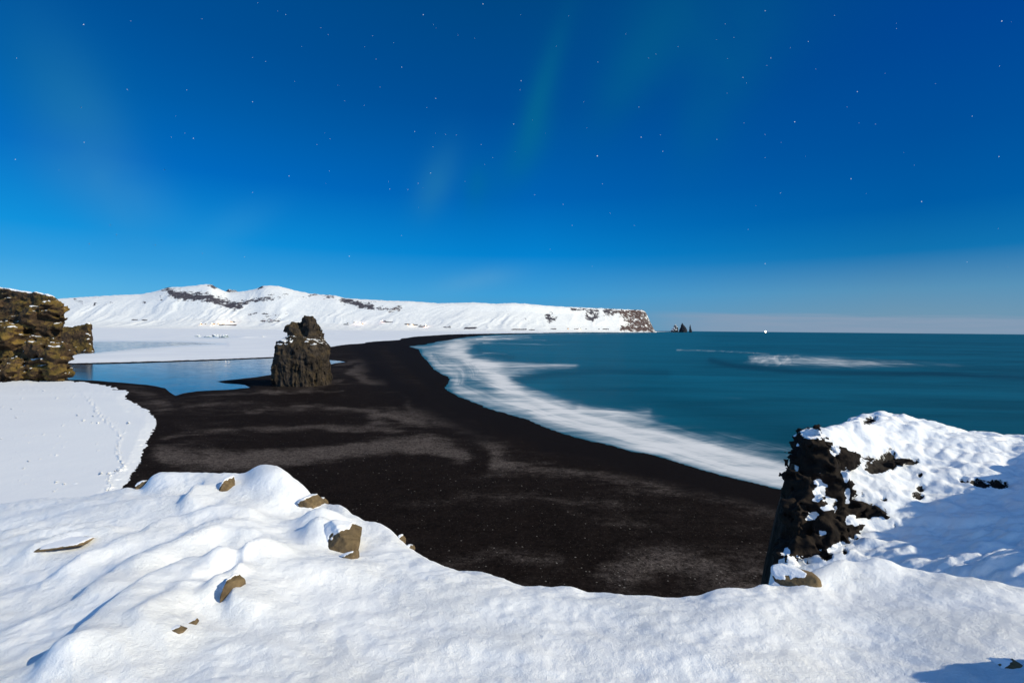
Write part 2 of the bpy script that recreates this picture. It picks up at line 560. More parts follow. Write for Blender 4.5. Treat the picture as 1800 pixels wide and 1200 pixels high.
t.set(b.inputs['Roughness'], t.mapr(fv, 0, 1, 0.42, 0.8))
t.set(b.inputs['Specular IOR Level'], t.mapr(fv, 0, 0.5, 0.10, 0.0))
b.inputs['IOR'].default_value = 1.33
t.set(b.inputs['Normal'], t.bump(t.math('ADD', s1, t.math('MULTIPLY', f1, 0.3)), 1.0, 0.35))

# lagoon water
M_pond, t, b = mat('lagoon_water')
pos = t.n('ShaderNodeTexCoord').outputs['Object']
i1 = t.noise(t.scale(pos, (0.030, 0.14, 0.1)), 1, 5, 0.6, 1.2)
i2 = t.noise(t.scale(pos, (0.11, 0.4, 0.1)), 1, 4, 0.6, 0.5)
iv = t.math('ADD', t.math('MULTIPLY', i1, 0.7), t.math('MULTIPLY', i2, 0.3))
ia = t.math('ADD', iv, t.attr('ice'))
im = t.mapr(ia, 0.54, 0.70, 0, 0.55)
t.set(b.inputs['Base Color'], t.mix(im, (0.006, 0.030, 0.055, 1), (0.34, 0.47, 0.58, 1)))
t.set(b.inputs['Roughness'], t.mapr(i2, 0.3, 0.7, 0.05, 0.20))
b.inputs['IOR'].default_value = 1.33
t.set(b.inputs['Normal'], t.bump(t.noise(t.scale(pos, (0.2, 0.8, 0.5)), 1, 3), 0.15, 0.12))


def rock_material(name, dark, mid, moss, moss_amt, bscale, bdist, cols=(1, 1, 1)):
    m_, t, b = mat(name)
    pos = t.n('ShaderNodeTexCoord').outputs['Object']
    geo = t.n('ShaderNodeNewGeometry')
    sp = t.n('ShaderNodeSeparateXYZ'); t.set(sp.inputs[0], geo.outputs['Normal'])
    sn = t.attr('snow')
    ps = t.scale(pos, cols)
    a = t.noise(ps, 0.55 * bscale, 6, 0.7)
    bb = t.noise(ps, 2.3 * bscale, 5, 0.7)
    cc = t.noise(pos, 0.22 * bscale, 4, 0.6)
    rc = t.mix(t.mapr(t.math('ADD', t.math('MULTIPLY', a, .6), t.math('MULTIPLY', bb, .4)), 0.36, 0.64), dark, mid)
    mv = t.math('ADD', t.math('MULTIPLY', sp.outputs[2], 0.55), t.math('ADD', t.math('MULTIPLY', t.math('SUBTRACT', cc, 0.5), 2.2), t.math('MULTIPLY', t.math('SUBTRACT', bb, 0.5), 1.6)))
    mc = t.mix(t.mapr(a, 0.35, 0.65), moss[0], moss[1])
    rc = t.mix(t.math('MULTIPLY', t.mapr(mv, 0.0, 0.45), moss_amt), rc, mc)
    sv = t.math('ADD', sn, t.math('ADD', t.math('MULTIPLY', t.math('SUBTRACT', bb, 0.5), 0.8), t.math('MULTIPLY', t.math('SUBTRACT', a, 0.5), 0.5)))
    sm = t.mapr(sv, 0.47, 0.56)
    t.set(b.inputs['Base Color'], t.mix(sm, rc, (0.84, 0.85, 0.87, 1)))
    b.inputs['Roughness'].default_value = 0.85
    b.inputs['Specular IOR Level'].default_value = 0.15
    t.set(b.inputs['Normal'], t.bump(t.math('ADD', a, t.math('MULTIPLY', bb, 0.6)), bdist, 0.9))
    return m_


M_stack = rock_material('stack_basalt', (0.006, 0.0045, 0.004, 1), (0.082, 0.064, 0.05, 1), ((0.016, 0.014, 0.008, 1), (0.105, 0.068, 0.026, 1)), 0.6, 1.0, 0.9, (1, 1, 0.35))
M_cliff = rock_material('mossy_cliff', (0.012, 0.009, 0.006, 1), (0.105, 0.064, 0.036, 1), ((0.028, 0.026, 0.008, 1), (0.23, 0.145, 0.032, 1)), 0.8, 0.55, 0.7, (1, 1, 0.8))
M_far = rock_material('far_basalt', (0.006, 0.010, 0.016, 1), (0.03, 0.035, 0.045, 1), ((0.01, 0.015, 0.02, 1), (0.03, 0.035, 0.04, 1)), 0.4, 0.04, 8.0)
M_crag_shade = rock_material('crag_rock_shade_dark', (0.003, 0.002, 0.0018, 1), (0.022, 0.014, 0.010, 1), ((0.012, 0.008, 0.004, 1), (0.04, 0.027, 0.014, 1)), 0.25, 3.5, 0.05)  # near-black albedo: shade on the crag wall is put into the colour
M_rock = rock_material('brown_rock', (0.075, 0.052, 0.030, 1), (0.22, 0.155, 0.085, 1), ((0.12, 0.085, 0.035, 1), (0.22, 0.155, 0.075, 1)), 0.35, 7.0, 0.012)
M_berg = rock_material('icy_rock', (0.05, 0.07, 0.09, 1), (0.30, 0.38, 0.42, 1), ((0.2, 0.28, 0.3, 1), (0.4, 0.5, 0.52, 1)), 0.4, 0.25, 0.6)

# crag snow sheet : near snow with bare rock showing through
M_sheet, t, b = mat('crag_snow')
pos = t.n('ShaderNodeTexCoord').outputs['Object']
rk = t.attr('rock')
n1 = t.noise(pos, 5.5, 6, 0.72)
n2 = t.noise(pos, 17, 4, 0.65)
rv = t.math('ADD', rk, t.math('ADD', t.math('MULTIPLY', t.math('SUBTRACT', n1, 0.5), 0.9), t.math('MULTIPLY', t.math('SUBTRACT', n2, 0.5), 0.4)))
rm = t.mapr(rv, 0.48, 0.53)
rcol = t.mix(t.mapr(n1, 0.35, 0.65), (0.003, 0.002, 0.0018, 1), (0.022, 0.015, 0.010, 1))  # bare rock in the same near-black tone, standing in for shade
t.set(b.inputs['Base Color'], t.mix(rm, snow_nodes(t, pos, 3), rcol))
b.inputs['Roughness'].default_value = 0.7
b.inputs['Specular IOR Level'].default_value = 0.15
h = t.math('ADD', t.math('MULTIPLY', t.noise(pos, 60, 3, 0.7), 0.25), t.math('ADD', t.math('MULTIPLY', t.noise(pos, 14, 5, 0.6), 0.9), t.math('MULTIPLY', rm, -1.5)))
t.set(b.inputs['Normal'], t.bump(h, 0.022, 0.9))


def plain(name, col, rough=0.7, em=None, es=0.0):
    m_, t, b = mat(name)
    pos = t.n('ShaderNodeTexCoord').outputs['Object']
    n = t.noise(pos, 0.6, 3, 0.6)
    t.set(b.inputs['Base Color'], t.mix(t.mapr(n, 0.3, 0.7), tuple(x * 0.85 for x in col[:3]) + (1,), (*col[:3], 1)))
    b.inputs['Roughness'].default_value = rough
    if em:
        b.inputs['Emission Color'].default_value = (*em, 1)
        b.inputs['Emission Strength'].default_value = es
    return m_


# ------------------------------------------------------------------ shapes traced on the ground (picture points, put on the ground plane)
SHORE = [(1180, 583.2), (1150, 583.9), (1080, 584.3), (1000, 584.9), (940, 586.2), (890, 587.8), (850, 589.5), (822, 592), (800, 595.5), (786, 598), (768, 600.5), (750, 605), (719, 608.5), (736, 614), (741, 624),
         (752, 636), (764, 650), (779, 659), (791, 665), (787, 674), (782, 683), (806, 697), (836, 708), (862, 719), (887, 726), (926, 737), (953, 749), (992, 763), (1035, 774), (1073, 782), (1105, 792),
         (1159, 802), (1198, 815), (1260, 833), (1322, 848), (1389, 864), (1480, 884), (1600, 908), (1800, 950), (2400, 1080), (2900, 1190)]
LAND = SHORE + [(2900, 1700), (-900, 1700), (-900, 560), (1180, 560)]
POND1 = [(60, 641.5), (118, 641), (200, 639.5), (300, 636.5), (400, 633), (482, 629.5), (560, 631), (600, 634.5), (608, 636), (590, 638), (570, 643), (520, 650), (480, 658), (455, 662), (425, 665.5), (380, 670), (395, 673.5),
         (430, 676), (440, 681), (405, 684.5), (370, 686), (345, 687.5), (322, 691), (309, 695.5), (300, 690.5), (290, 682), (262, 676.5), (210, 672), (165, 668.5), (118, 667), (60, 667)]
POND2 = [(90, 598), (165, 600), (220, 600), (300, 600.5), (345, 601.5), (395, 604.5), (350, 606), (300, 608.5), (240, 613), (200, 617), (165, 621), (115, 624), (60, 625)]
SNOW_A = [(-900, 640), (60, 640.5), (118, 638.5), (200, 636.8), (300, 634), (400, 630.5), (482, 627), (540, 616), (600, 606.5), (640, 602), (700, 595.5), (735, 591), (790, 587.6), (830, 586.6), (890, 585.7), (950, 584.9),
          (1000, 583.9), (1080, 583.4), (1150, 583.2), (1180, 582.6), (1180, 560), (-900, 560)]
SNOW_B = [(-900, 700), (-200, 684), (0, 674), (60, 671), (120, 670.5), (168, 676), (225, 688), (219, 698), (230, 708), (262, 722), (277, 737), (270, 752), (262, 768), (256, 785), (248, 805), (238, 828), (222, 852), (190, 880),
          (150, 930), (60, 1000), (-300, 1200), (-900, 1200)]


def curve_noise(px, py, sx, sy, seed, o=3):
    return fbm(px / sx, py / sy, None, o, seed)


q_rows = np.concatenate([np.geomspace(1.2, 6, 22)[:-1], np.geomspace(6, 60, 66)[:-1], np.arange(60, 300, 1.25), np.arange(300, 620, 3.0)])


def ray_grid(px0, px1, stepx, q0, q1):
    cols = np.arange(px0, px1 + stepx, stepx)
    rows = q_rows[(q_rows >= q0) & (q_rows <= q1)]
    PX, Q = np.meshgrid(cols, rows)
    return PX, Q, hz(PX) + Q


# ---- beach (black sand)
def sand_height(PX, PY, Q):
    sdp = np.minimum(1e9, sdpoly(PX, PY + curve_noise(PX, PY, 26, 6, 3) * 0.5, LAND))
    k = np.interp(Q, [0, 6, 12, 40, 120, 300], [0.10, 0.10, 0.08, 0.05, 0.03, 0.02])
    jag = fbm(PX / 18.0, PY / 3.0, None, 3, 31) * np.interp(Q, [0, 6, 30, 100], [0.0, 0.3, 2.0, 3.0])
    s = sdp + jag
    z = np.where(s > 0, 0.75 * (1 - np.exp(-s * k / 0.75)), np.maximum(s * k, -1.2))
    p1 = sdpoly(PX, PY + fbm(PX / 14., PY / 3., None, 3, 9) * 0.7, POND1); p2 = sdpoly(PX, PY + fbm(PX / 20., PY / 3., None, 3, 19) * 0.4, POND2)
    p = np.maximum(p1, p2)
    zp = np.where(p > 0, 0.30 - 0.04 * p, 0.30 + 0.045 * -p)
    z = np.minimum(z, np.maximum(zp, -0.3))
    return z, sdp, p1, p2


PX, Q, PY = ray_grid(-560, 2360, 2.0, 1.2, 620)
z, sdl, p1, p2 = sand_height(PX, PY, Q)
near = sstep(110, 200, Q)
z = z + np.where(sdl > 10, 1, 0) * (fbm(PX / 90., PY / 40., None, 3, 5) * 0.12) * sstep(10, 40, sdl) * sstep(0, 14, -p1) * sstep(60, 100, Q)
V = atz(PX, PY, z)


def stroke(PX, PY, pts, w, ky=1.0):
    P = [(a, b_ * ky) for a, b_ in pts]
    d = segdist(PX, PY * ky, P)
    return np.exp(-(d / w) ** 2)


def lblob(X, Y, x, y, rx, ry, a=0.0):
    c, s = math.cos(math.radians(a)), math.sin(math.radians(a))
    u = ((X - x) * c + (Y - y) * s) / rx; v = (-(X - x) * s + (Y - y) * c) / ry
    return np.exp(-(u * u + v * v))


g = 0.18 + np.zeros_like(PX)
wx = PX + fbm(PX / 60., PY / 22., None, 3, 71) * 26; wy = PY + fbm(PX / 60., PY / 22., None, 3, 72) * 8
for pts, ww, a, ky in (([(290, 800), (420, 808), (540, 800), (640, 786), (760, 782), (800, 800)], 20, .85, 1.3),
                       ([(285, 770), (330, 760), (420, 755), (560, 750), (700, 758)], 9, .35, 2.0),
                       ([(330, 715), (420, 708), (520, 712)], 8, .25, 2.5),
                       ([(440, 722), (560, 712), (650, 722), (740, 742)], 9, .35, 2.2),
                       ([(600, 694), (690, 690), (716, 702), (720, 712)], 8, .35, 2.2),
                       ([(660, 735), (760, 733), (830, 755), (870, 785), (880, 812)], 17, .55, 1.2),
                       ([(590, 640), (640, 634), (656, 640), (620, 655), (640, 668), (680, 672)], 9, .6, 2.0),
                       ([(590, 672), (540, 684), (470, 690)], 8, .35, 2.4),
                       ([(340, 694), (460, 690), (600, 686)], 5, .3, 2.6),
                       ([(230, 686), (262, 700), (285, 716)], 14, .25, 1.3),
                       ([(880, 815), (1010, 830), (1160, 858), (1300, 880), (1400, 905)], 20, .32, 1.5),
                       ([(700, 888), (820, 880), (930, 872), (1080, 885)], 16, .22, 1.6),
                       ([(880, 940), (1000, 905), (1150, 925)], 14, .18, 1.6),
                       ([(760, 1000), (860, 975), (980, 980)], 18, .3, 1.3),
                       ([(1080, 1010), (1180, 985), (1300, 1010), (1350, 1040)], 35, .4, 1.2)):
    g += a * stroke(wx, wy, pts, ww, ky)
for x, y, rx, ry, a_, am in ((560, 775, 80, 10, -4, .8), (650, 699, 50, 9, 4, .6), (690, 738, 34, 7, 0, .5), (480, 735, 90, 6, 0, .25), (430, 785, 60, 6, 0, .25), (640, 838, 180, 26, -8, .55), (980, 800, 60, 14, 20, .2),
                         (900, 930, 90, 22, -10, .4), (1000, 960, 60, 26, 20, .3), (590, 870, 110, 36, 0, .3)):
    g -= am * lblob(wx, wy, x, y, rx, ry, a_)
wetm = sstep(46, 22, sdl * np.interp(Q, [0, 20, 60, 120, 300], [9, 1.0, 0.9, 1.0, 0.8]) + fbm(PX / 70., PY / 20., None, 3, 44) * 14)
wetm = np.maximum(wetm, stroke(PX, PY, [(640, 612), (655, 640), (700, 680), (770, 720), (850, 760)], 26, 1.0) * 0.95)
wetm = np.maximum(wetm, sstep(-5, -1, p1) * 0.8)
wetm = np.maximum(wetm, sstep(20, 14, Q - 14))
wetm = wetm * sstep(0.0, 1.0, sdl + 4)
mk('beach', V, flip_up(V, gridfaces(*PX.shape)), M_sand, attrs={'gravel': g, 'wet': np.clip(wetm, 0, 1)}, kind='structure')

# ---- snow fields on the flat
PX, Q, PY = ray_grid(-560, 1196, 2.0, 1.2, 330)
zs, sdl, p1, p2 = sand_height(PX, PY, Q)
teeth = -np.abs(perlin(PX / 30., PY / 2.6, None, 55)) * 9 * sstep(90, 120, Q) + fbm(PX / 9., PY / 2.4, None, 4, 56) * np.interp(Q, [0, 15, 40, 110, 200], [0.15, 0.3, 0.8, 6, 8])
ja = fbm(PX / 12., PY / 4., None, 3, 57) * np.interp(Q, [0, 15, 60], [0.1, 0.5, 1.0])
sA = sdpoly(PX, PY, SNOW_A) + ja
sB = sdpoly(PX, PY, SNOW_B) + teeth * 0.8 + 2
s2 = -p2 + 0.6
sA = np.minimum(sA, s2)
ss = np.maximum(sA, sB)
kz = np.interp(Q, [0, 8, 30, 100, 300], [0.25, 0.12, 0.04, 0.02, 0.012])
lump = fbm(PX / 16., PY / 3.5, None, 3, 61)
th = np.clip(ss * kz, -0.2, 0.30) + 0.0
zz = np.maximum(zs, 0.32 * (ss > 0)) + th
zz += np.where(ss > 4, 1, 0) * np.clip(lump - 0.42, 0, 1) * 0.4 * sstep(25, 70, Q) * sstep(4, 14, ss)
# snow mounds and drifted hummocks on the lagoon ice
for x, y, rx, ry, hh_ in ((303, 591, 24, 1.8, 3.0), (330, 592, 14, 1.2, 1.5), (450, 590.5, 34, 2.4, 3.2), (425, 592, 20, 1.5, 1.6), (462, 591, 4, .8, 3.0), (240, 626, 60, 1.0, .35), (640, 583.5, 20, 1, 2), (575, 590, 5, .8, 2),
                         (590, 587, 5, .7, 2.2), (735, 580.9, 6, .6, 5), (780, 582.5, 5, .5, 5), (556, 596, 60, 1.5, .9), (640, 597, 50, 1.2, 1.0), (360, 618, 120, 0.8, .25), (520, 603, 90, 0.9, .4)):
    hh_ = min(hh_, 0.62 * ry * 20.0 / max(y - hz(x), 3))
    zz += hh_ * np.exp(-((PX - x) / rx) ** 2 - ((PY - y) / ry) ** 2)
# the trail of footprints across the near field
trail = [(100, 674), (135, 680), (160, 705), (172, 725), (183, 737), (197, 746), (205, 756), (212, 768), (207, 782), (205, 795), (213, 810), (219, 820), (196, 832), (190, 843), (196, 852), (188, 862)]
td = segdist(PX, PY, trail)
pr = perlin(PX / 4.5, PY / 3.4, None, 88)
zz += np.exp(-(td / 3.6) ** 2) * (np.clip(pr * 1.6, -1, 1) * 0.20 + .06) * sstep(700, 740, PY + 30)
# small wind-blown lumps
lp = np.clip(perlin(PX / 6.0, PY / 4.0, None, 91) - 0.5, 0, 1) * .9 * sstep(100, 120, Q) * (perlin(PX / 60., PY / 40., None, 92) > 0.05)
zz += np.where(ss > 6, lp, 0)
keep = ss > -5
V = atz(PX, PY, zz)
iceA = np.clip(sstep(3.0, 0.5, np.abs(p2)) * 0.3 + 0.55 * lblob(PX, PY, 372, 593, 26, 1.6), 0, 1)
F = gridfaces(*PX.shape, keep)
v_, f_, a_ = compact(V, F, {'ice': iceA})
mk('snow_field', v_, flip_up(v_, f_), M_field, attrs=a_, kind='structure')


def field_height(px, py):
    PX_ = np.array([[px]], float); PY_ = np.array([[py]], float)
    return 0.45


# ---- lagoon water
PX, Q, PY = ray_grid(-60, 640, 4.0, 14, 140)
_, _, p1, p2 = sand_height(PX, PY, Q)
pm = np.maximum(p1, p2)
V = atz(PX, PY, np.full_like(PX, 0.30))
F = gridfaces(*PX.shape, pm > -7)
v_, f_, a_ = compact(V, F, {'ice': np.clip(0.10 * lblob(PX, PY, 440, 645, 60, 14) + np.where(p2 > -3, 0.05 * sstep(200, 330, PX), 0), 0, 1)})
mk('lagoon', v_, flip_up(v_, f_), M_pond, attrs=a_, kind='structure')

# ---- sea
qq = np.concatenate([[0.22, 0.4, 0.7, 1.0], q_rows[q_rows > 1.25]])
cols = np.arange(640, 2760, 2.0)
PX, Q = np.meshgrid(cols, qq); PY = hz(PX) + Q
V = atz(PX, PY, np.zeros_like(PX))
sdl = -sdpoly(PX, PY, LAND)
OUTER = [(860, 590.5), (930, 590), (935, 594), (880, 598), (835, 606), (822, 618), (832, 628), (887, 635), (940, 638.5), (1023, 643), (985, 650), (915, 660), (904, 667), (922, 683), (972, 697), (1034, 712), (1139, 722), (1162, 735),
         (1200, 750), (1245, 761), (1322, 771), (1384, 783), (1500, 806), (1700, 850), (2400, 1000), (2900, 1110)]
FP = [p for p in SHORE[6:]] + OUTER[::-1]
wrp = fbm(PX / 55., PY / 7., None, 4, 14) * 9 * np.interp(Q, [0, 20, 80, 200], [0.15, 0.5, 1, 1.6])
fp = sdpoly(PX + wrp * 2, PY + wrp * 0.6, FP)
foam = 0.64 * sstep(-np.interp(Q, [0, 30, 150, 300], [2, 5, 16, 24]), np.interp(Q, [0, 30, 150, 300], [2, 6, 22, 34]), fp)
foam += 0.50 * stroke(PX, PY + wrp * .5, [(800, 600), (800, 612), (812, 625), (850, 640), (868, 655), (885, 680), (920, 700), (980, 720), (1060, 747), (1130, 770), (1220, 792), (1320, 815), (1400, 835), (1600, 880)], 20, 1.15) * sstep(5, 60, Q + 14)
foam += 0.30 * stroke(PX, PY + wrp * .3, [(850, 640), (930, 641), (1010, 642.5)], 4.5, 1.5)
foam += 0.42 * stroke(PX, PY + wrp * .3, [(1020, 715), (1080, 724), (1140, 724)], 7, 1.3)
foam += 0.30 * stroke(PX, PY, [(1150, 770), (1260, 800), (1400, 845), (1500, 870)], 26, 1)
foam += 0.45 * stroke(PX, PY, [(850, 592), (900, 589.6), (960, 587.6), (1040, 586.1), (1120, 585.4)], 1.6, 1.5)
foam += 0.38 * stroke(PX, PY, [(850, 603), (918, 604.5), (990, 606)], 2.4, 1.6)
foam += 0.35 * stroke(PX, PY, [(838, 596), (900, 596), (960, 598)], 2.0, 1.6)
foam += 0.35 * stroke(PX, PY, [(850, 620), (890, 622)], 2.4, 1.6)
foam += 0.14 * sstep(70, 150, Q) * sstep(-2, 4, sdl) * sstep(60, 20, sdl)
foam += 0.18 * sstep(15, 60, Q) * sstep(-2, 2, sdl) * sstep(40, 10, sdl)
foam += 0.12 * stroke(PX, PY, [(1130, 690), (1300, 700)], 5, 2)
foam *= sstep(-1, 3, sdl + 1.5)
BODY = [(1305, 638), (1315, 631), (1312, 624), (1355, 621.5), (1403, 622), (1475, 626), (1547, 631), (1637, 635.5), (1735, 643.5), (1655, 645), (1547, 646.5), (1500, 648), (1403, 646), (1335, 644)]
bd = sdpoly(PX, PY + fbm(PX / 60., PY / 3., None, 4, 17) * 3.0, BODY)
foam = np.maximum(foam, 0.78 * sstep(-4, 9, bd) * np.interp(PX, [1300, 1400, 1500, 1740], [1, 1, .9, .5]))
foam = np.maximum(foam, 0.50 * stroke(PX, PY, [(1190, 615), (1230, 616), (1280, 617.5), (1352, 622)], 1.6, 1.0))
dark = 0.75 * stroke(PX, PY + fbm(PX / 80., PY / 5., None, 3, 23) * 3, [(1250, 634), (1300, 645), (1400, 653), (1500, 655), (1640, 657), (1820, 664), (2200, 680)], 6.5, 1.3)
dark += 0.55 * stroke(PX, PY, [(905, 668), (980, 655), (1060, 650), (1170, 655)], 9, 1.2) + .35 * stroke(PX, PY, [(1000, 690), (1130, 700), (1300, 735), (1500, 770)], 22, 1)
dark += 0.6 * stroke(PX, PY, [(835, 604), (845, 618), (900, 628)], 6, 1.2)
dark += 0.35 * sstep(120, 220, Q)
keep = np.ones_like(PX, bool) & (sdl > -26)
F = gridfaces(*PX.shape, keep)
v_, f_, a_ = compact(V, F, {'foam': np.clip(foam, 0, 1.2), 'dark': np.clip(dark, 0, 1), 'shoredist': sdl})
mk('sea', v_, flip_up(v_, f_), M_sea, attrs=a_, kind='structure')

# ------------------------------------------------------------------ mountains
SKY = np.array([(-560, 535), (-200, 522), (0, 524), (60, 527), (105, 525), (150, 522), (200, 519), (250, 517), (275, 512), (290, 507), (297, 505), (320, 504.5), (345, 502), (355, 500), (372, 500), (380, 505), (395, 512), (402, 514), (415, 513), (430, 512),
                (450, 508), (460, 503), (475, 502), (490, 503), (520, 511), (545, 516), (570, 518), (590, 519.5), (605, 524), (635, 526), (655, 527), (680, 528.5), (720, 529.5), (770, 533), (800, 532.5), (830, 531.5), (870, 534), (900, 532.5),
                (925, 534), (970, 538), (1010, 540), (1050, 541.5), (1100, 544), (1129, 544.8), (1133, 547), (1137, 553), (1141, 562), (1146, 572), (1150, 580), (1154, 583)])
cols = np.concatenate([np.arange(-560, 1090, 1.6), np.arange(1090, 1154.5, 0.7)])
ysk0 = np.interp(cols, SKY[:, 0], SKY[:, 1])
ysk = ysk0 + fbm(cols / 9., cols * 0, None, 3, 8) * 1.2 * sstep(1150, 1120, cols)
Yb = np.interp(cols, [-560, 300, 700, 900, 1000, 1100, 1154], [4300, 4100, 4100, 4200, 4500, 5200, 5900])
Dp = np.interp(cols, [-560, 300, 480, 700, 900, 1100, 1154], [1100, 950, 950, 780, 760, 650, 330])
Yc = Yb + Dp
def smooth1(a, n_):
    k_ = np.hanning(2 * n_ + 1); k_ /= k_.sum()
    return np.convolve(np.pad(a, n_, mode='edge'), k_, 'valid')


Yb = smooth1(Yb, 90); Dp = smooth1(Dp, 90)
Yc = Yb + Dp
zc = H + (hz(cols) - ysk) * Yc / 850 * 1.0006
zc0 = smooth1(H + (hz(cols) - ysk0) * Yc / 850, 7)
nt = 150
tt = np.linspace(-0.04, 1, nt)
prof_l = np.interp(tt, [-.04, 0, .18, .38, .62, .80, .90, 1], [-.02, 0, .06, .17, .48, .78, .93, 1])
prof_r = np.interp(tt, [-.04, 0, .15, .35, .60, .75, .86, .92, 1], [-.02, 0.01, .06, .22, .50, .68, .90, .965, 1])
wr = sstep(560, 900, cols)
prof = prof_l[:, None] * (1 - wr)[None] + prof_r[:, None] * wr[None]
T = np.broadcast_to(tt[:, None], prof.shape)
YY = Yb[None] + T * Dp[None]
dd = ray(cols, hz(cols))
XX = YY * (dd[:, 0] / dd[:, 1])[None]
zbase = 0.0
ZZ = zbase + prof * (zc0[None] + (zc - zc0)[None] * sstep(.90, 1.0, T) - zbase)
bell = np.sin(np.clip(T, 0, 1) * math.pi) ** 0.8
lean = np.interp(cols, [-560, 500, 700, 800, 950, 1154], [0, 0, .5, .9, .6, .2])[None]
U = XX - lean * ZZ * 1.6 + fbm(XX / 500., YY / 260., None, 3, 99) * 130
irr = .45 + 1.1 * sstep(-.25, .35, fbm(XX / 420., YY / 420., None, 2, 98))
gul = fbm(U / 150., YY / 900., None, 4, 101, ridged=True, gain=.45)
gul2 = fbm(U / 45., YY / 500., None, 3, 111, ridged=True)
spur = fbm(U / 420., YY / 1500., None, 3, 121)
amp = np.interp(cols, [-560, 250, 700, 900, 1154], [9, 13, 11, 10, 10])[None]
ZZ = ZZ + bell * irr * (gul * amp + gul2 * amp * 0.25 + spur * amp * 1.2) - bell * amp * .35
PXm, PYm = proj(XX, YY, ZZ)
# keep the crest the highest row: nothing in front of it may stick out above the skyline
lim = H + (hz(cols)[None] - ysk[None] - 0.6) * YY / 850
ZZ = np.where(T < 0.985, np.minimum(ZZ, lim), ZZ)
# rock bands
BANDS = [([(294, 508), (300, 512), (315, 519), (331, 521), (347, 521), (367, 525)], 7, .62), ([(320, 512), (345, 516)], 4, .4), ([(367, 526), (391, 531), (407, 537), (420, 538)], 7, .62), ([(405, 538), (427, 533), (444, 528), (460, 526), (478, 522)], 4.5, .5),
         ([(455, 506), (462, 503)], 2, .6), ([(366, 501), (380, 506)], 2, .55), ([(478, 520), (505, 519)], 4, .27), ([(545, 517), (570, 519), (587, 521)], 3.0, .35), ([(535, 524), (560, 524), (600, 528)], 4, .2),
         ([(603, 527), (622, 533), (640, 537), (653, 539)], 5, .62), ([(658, 542), (680, 543)], 3.5, .45), ([(686, 546), (702, 541)], 4.5, .5), ([(435, 555), (455, 549)], 2, .35), ([(465, 552), (490, 553)], 3, .42),
         ([(460, 564), (490, 564)], 2, .5), ([(462, 561), (492, 560)], 1.2, .4), ([(130, 527), (142, 530)], 3, .4), ([(165, 534), (172, 534)], 1.5, .6), ([(180, 538), (195, 532)], 2, .3), ([(250, 530), (255, 531)], 1.5, .5),
         ([(280, 520), (285, 528)], 4, .25), ([(963, 556), (966, 562), (974, 560)], 4.5, .62), ([(968, 548), (970, 552)], 2, .4), ([(1005, 543.5), (1050, 546)], 3.2, .5), ([(1032, 557), (1042, 561), (1050, 554)], 4, .62),
         ([(1035, 548), (1050, 552)], 5, .5), ([(1062, 547), (1100, 549), (1130, 548)], 4.0, .62), ([(1062, 554), (1080, 553)], 2.5, .4), ([(1100, 556), (1132, 553)], 8, .60), ([(1112, 568), (1138, 566)], 9, .58),
         ([(1095, 577), (1120, 578), (1148, 579)], 4.5, .66), ([(985, 552), (1000, 556)], 3, .22), ([(870, 546), (905, 546)], 4, .18), ([(925, 560), (930, 568)], 3, .22),
         ([(1140, 572), (1148, 578)], 6, .6)]
PXm, PYm = proj(XX, YY, ZZ)
rock = np.zeros_like(PXm) + 0.02
for pts, ww, a in BANDS:
    rock = np.maximum(rock, a * 1.12 * stroke(PXm + fbm(PXm / 8., PYm / 5., None, 3, 6) * 5, PYm + fbm(PXm / 8., PYm / 5., None, 3, 7) * 4, pts, ww * 1.3))
for x0, x1, y in ((818, 838, 575.6), (900, 925, 579), (930, 940, 579.5), (968, 978, 578), (605, 612, 570), (672, 690, 565.6), (712, 720, 569.5), (726, 734, 571), (736, 748, 573.5), (780, 792, 575.5), (816, 836, 577),
                  (386, 415, 571), (405, 412, 566), (232, 242, 562), (250, 258, 562.5), (1060, 1070, 578.3), (1010, 1016, 578)):
    rock = np.maximum(rock, 0.75 * stroke(PXm, PYm, [(x0, y), (x1, y)], 1.1))
warm = sstep(1060, 1100, PXm) + 0.6 * stroke(PXm, PYm, [(686, 546), (702, 541)], 8)
# plateau behind the crest
nb = 14
bt = np.linspace(0, 1, nb + 1)[1:]
YB = Yc[None] + bt[:, None] * 1600; XB = YB * (dd[:, 0] / dd[:, 1])[None]
slope = -0.05
ZB = zc[None] + slope * (YB - Yc[None]) * sstep(0, .1, bt)[:, None] + fbm(XB / 300, YB / 300, None, 3, 77) * 6 * bt[:, None]
XA = np.vstack([XX, XB]); YA = np.vstack([YY, YB]); ZA = np.vstack([ZZ, np.maximum(ZB, -3)])
RA = np.vstack([rock, np.zeros_like(ZB)]); WA = np.vstack([warm, np.zeros_like(ZB)])
V = np.stack([XA, YA, ZA], -1)
mk('mountains', V, flip_up(V, gridfaces(*XA.shape)), M_mtn, attrs={'rock': RA, 'warm': np.clip(WA, 0, 1)}, kind='structure')

# dark summit that shows behind the first ridge
c_ = aty(408, 511, 7000.)
pk = np.arange(390, 428, 0.8)
ph = np.interp(pk, [390, 398, 402, 408, 414, 420, 428], [520, 511, 508, 509.5, 510, 514, 522]) + fbm(pk / 3., pk * 0, None, 2, 3) * 0.7
Yk = np.linspace(6700, 7300, 12)
V = np.zeros((12, len(pk), 3))
for i, y_ in enumerate(Yk):
    f_ = 1 - abs(i - 5) / 6.0
    p_ = aty(pk, ph + (1 - f_) * 16, y_)
    V[i] = p_
mk('mountain_summit', V, flip_up(V, gridfaces(12, len(pk))), M_mtn, attrs={'rock': np.full(12 * len(pk), .55), 'warm': np.zeros(12 * len(pk))}, kind='structure')

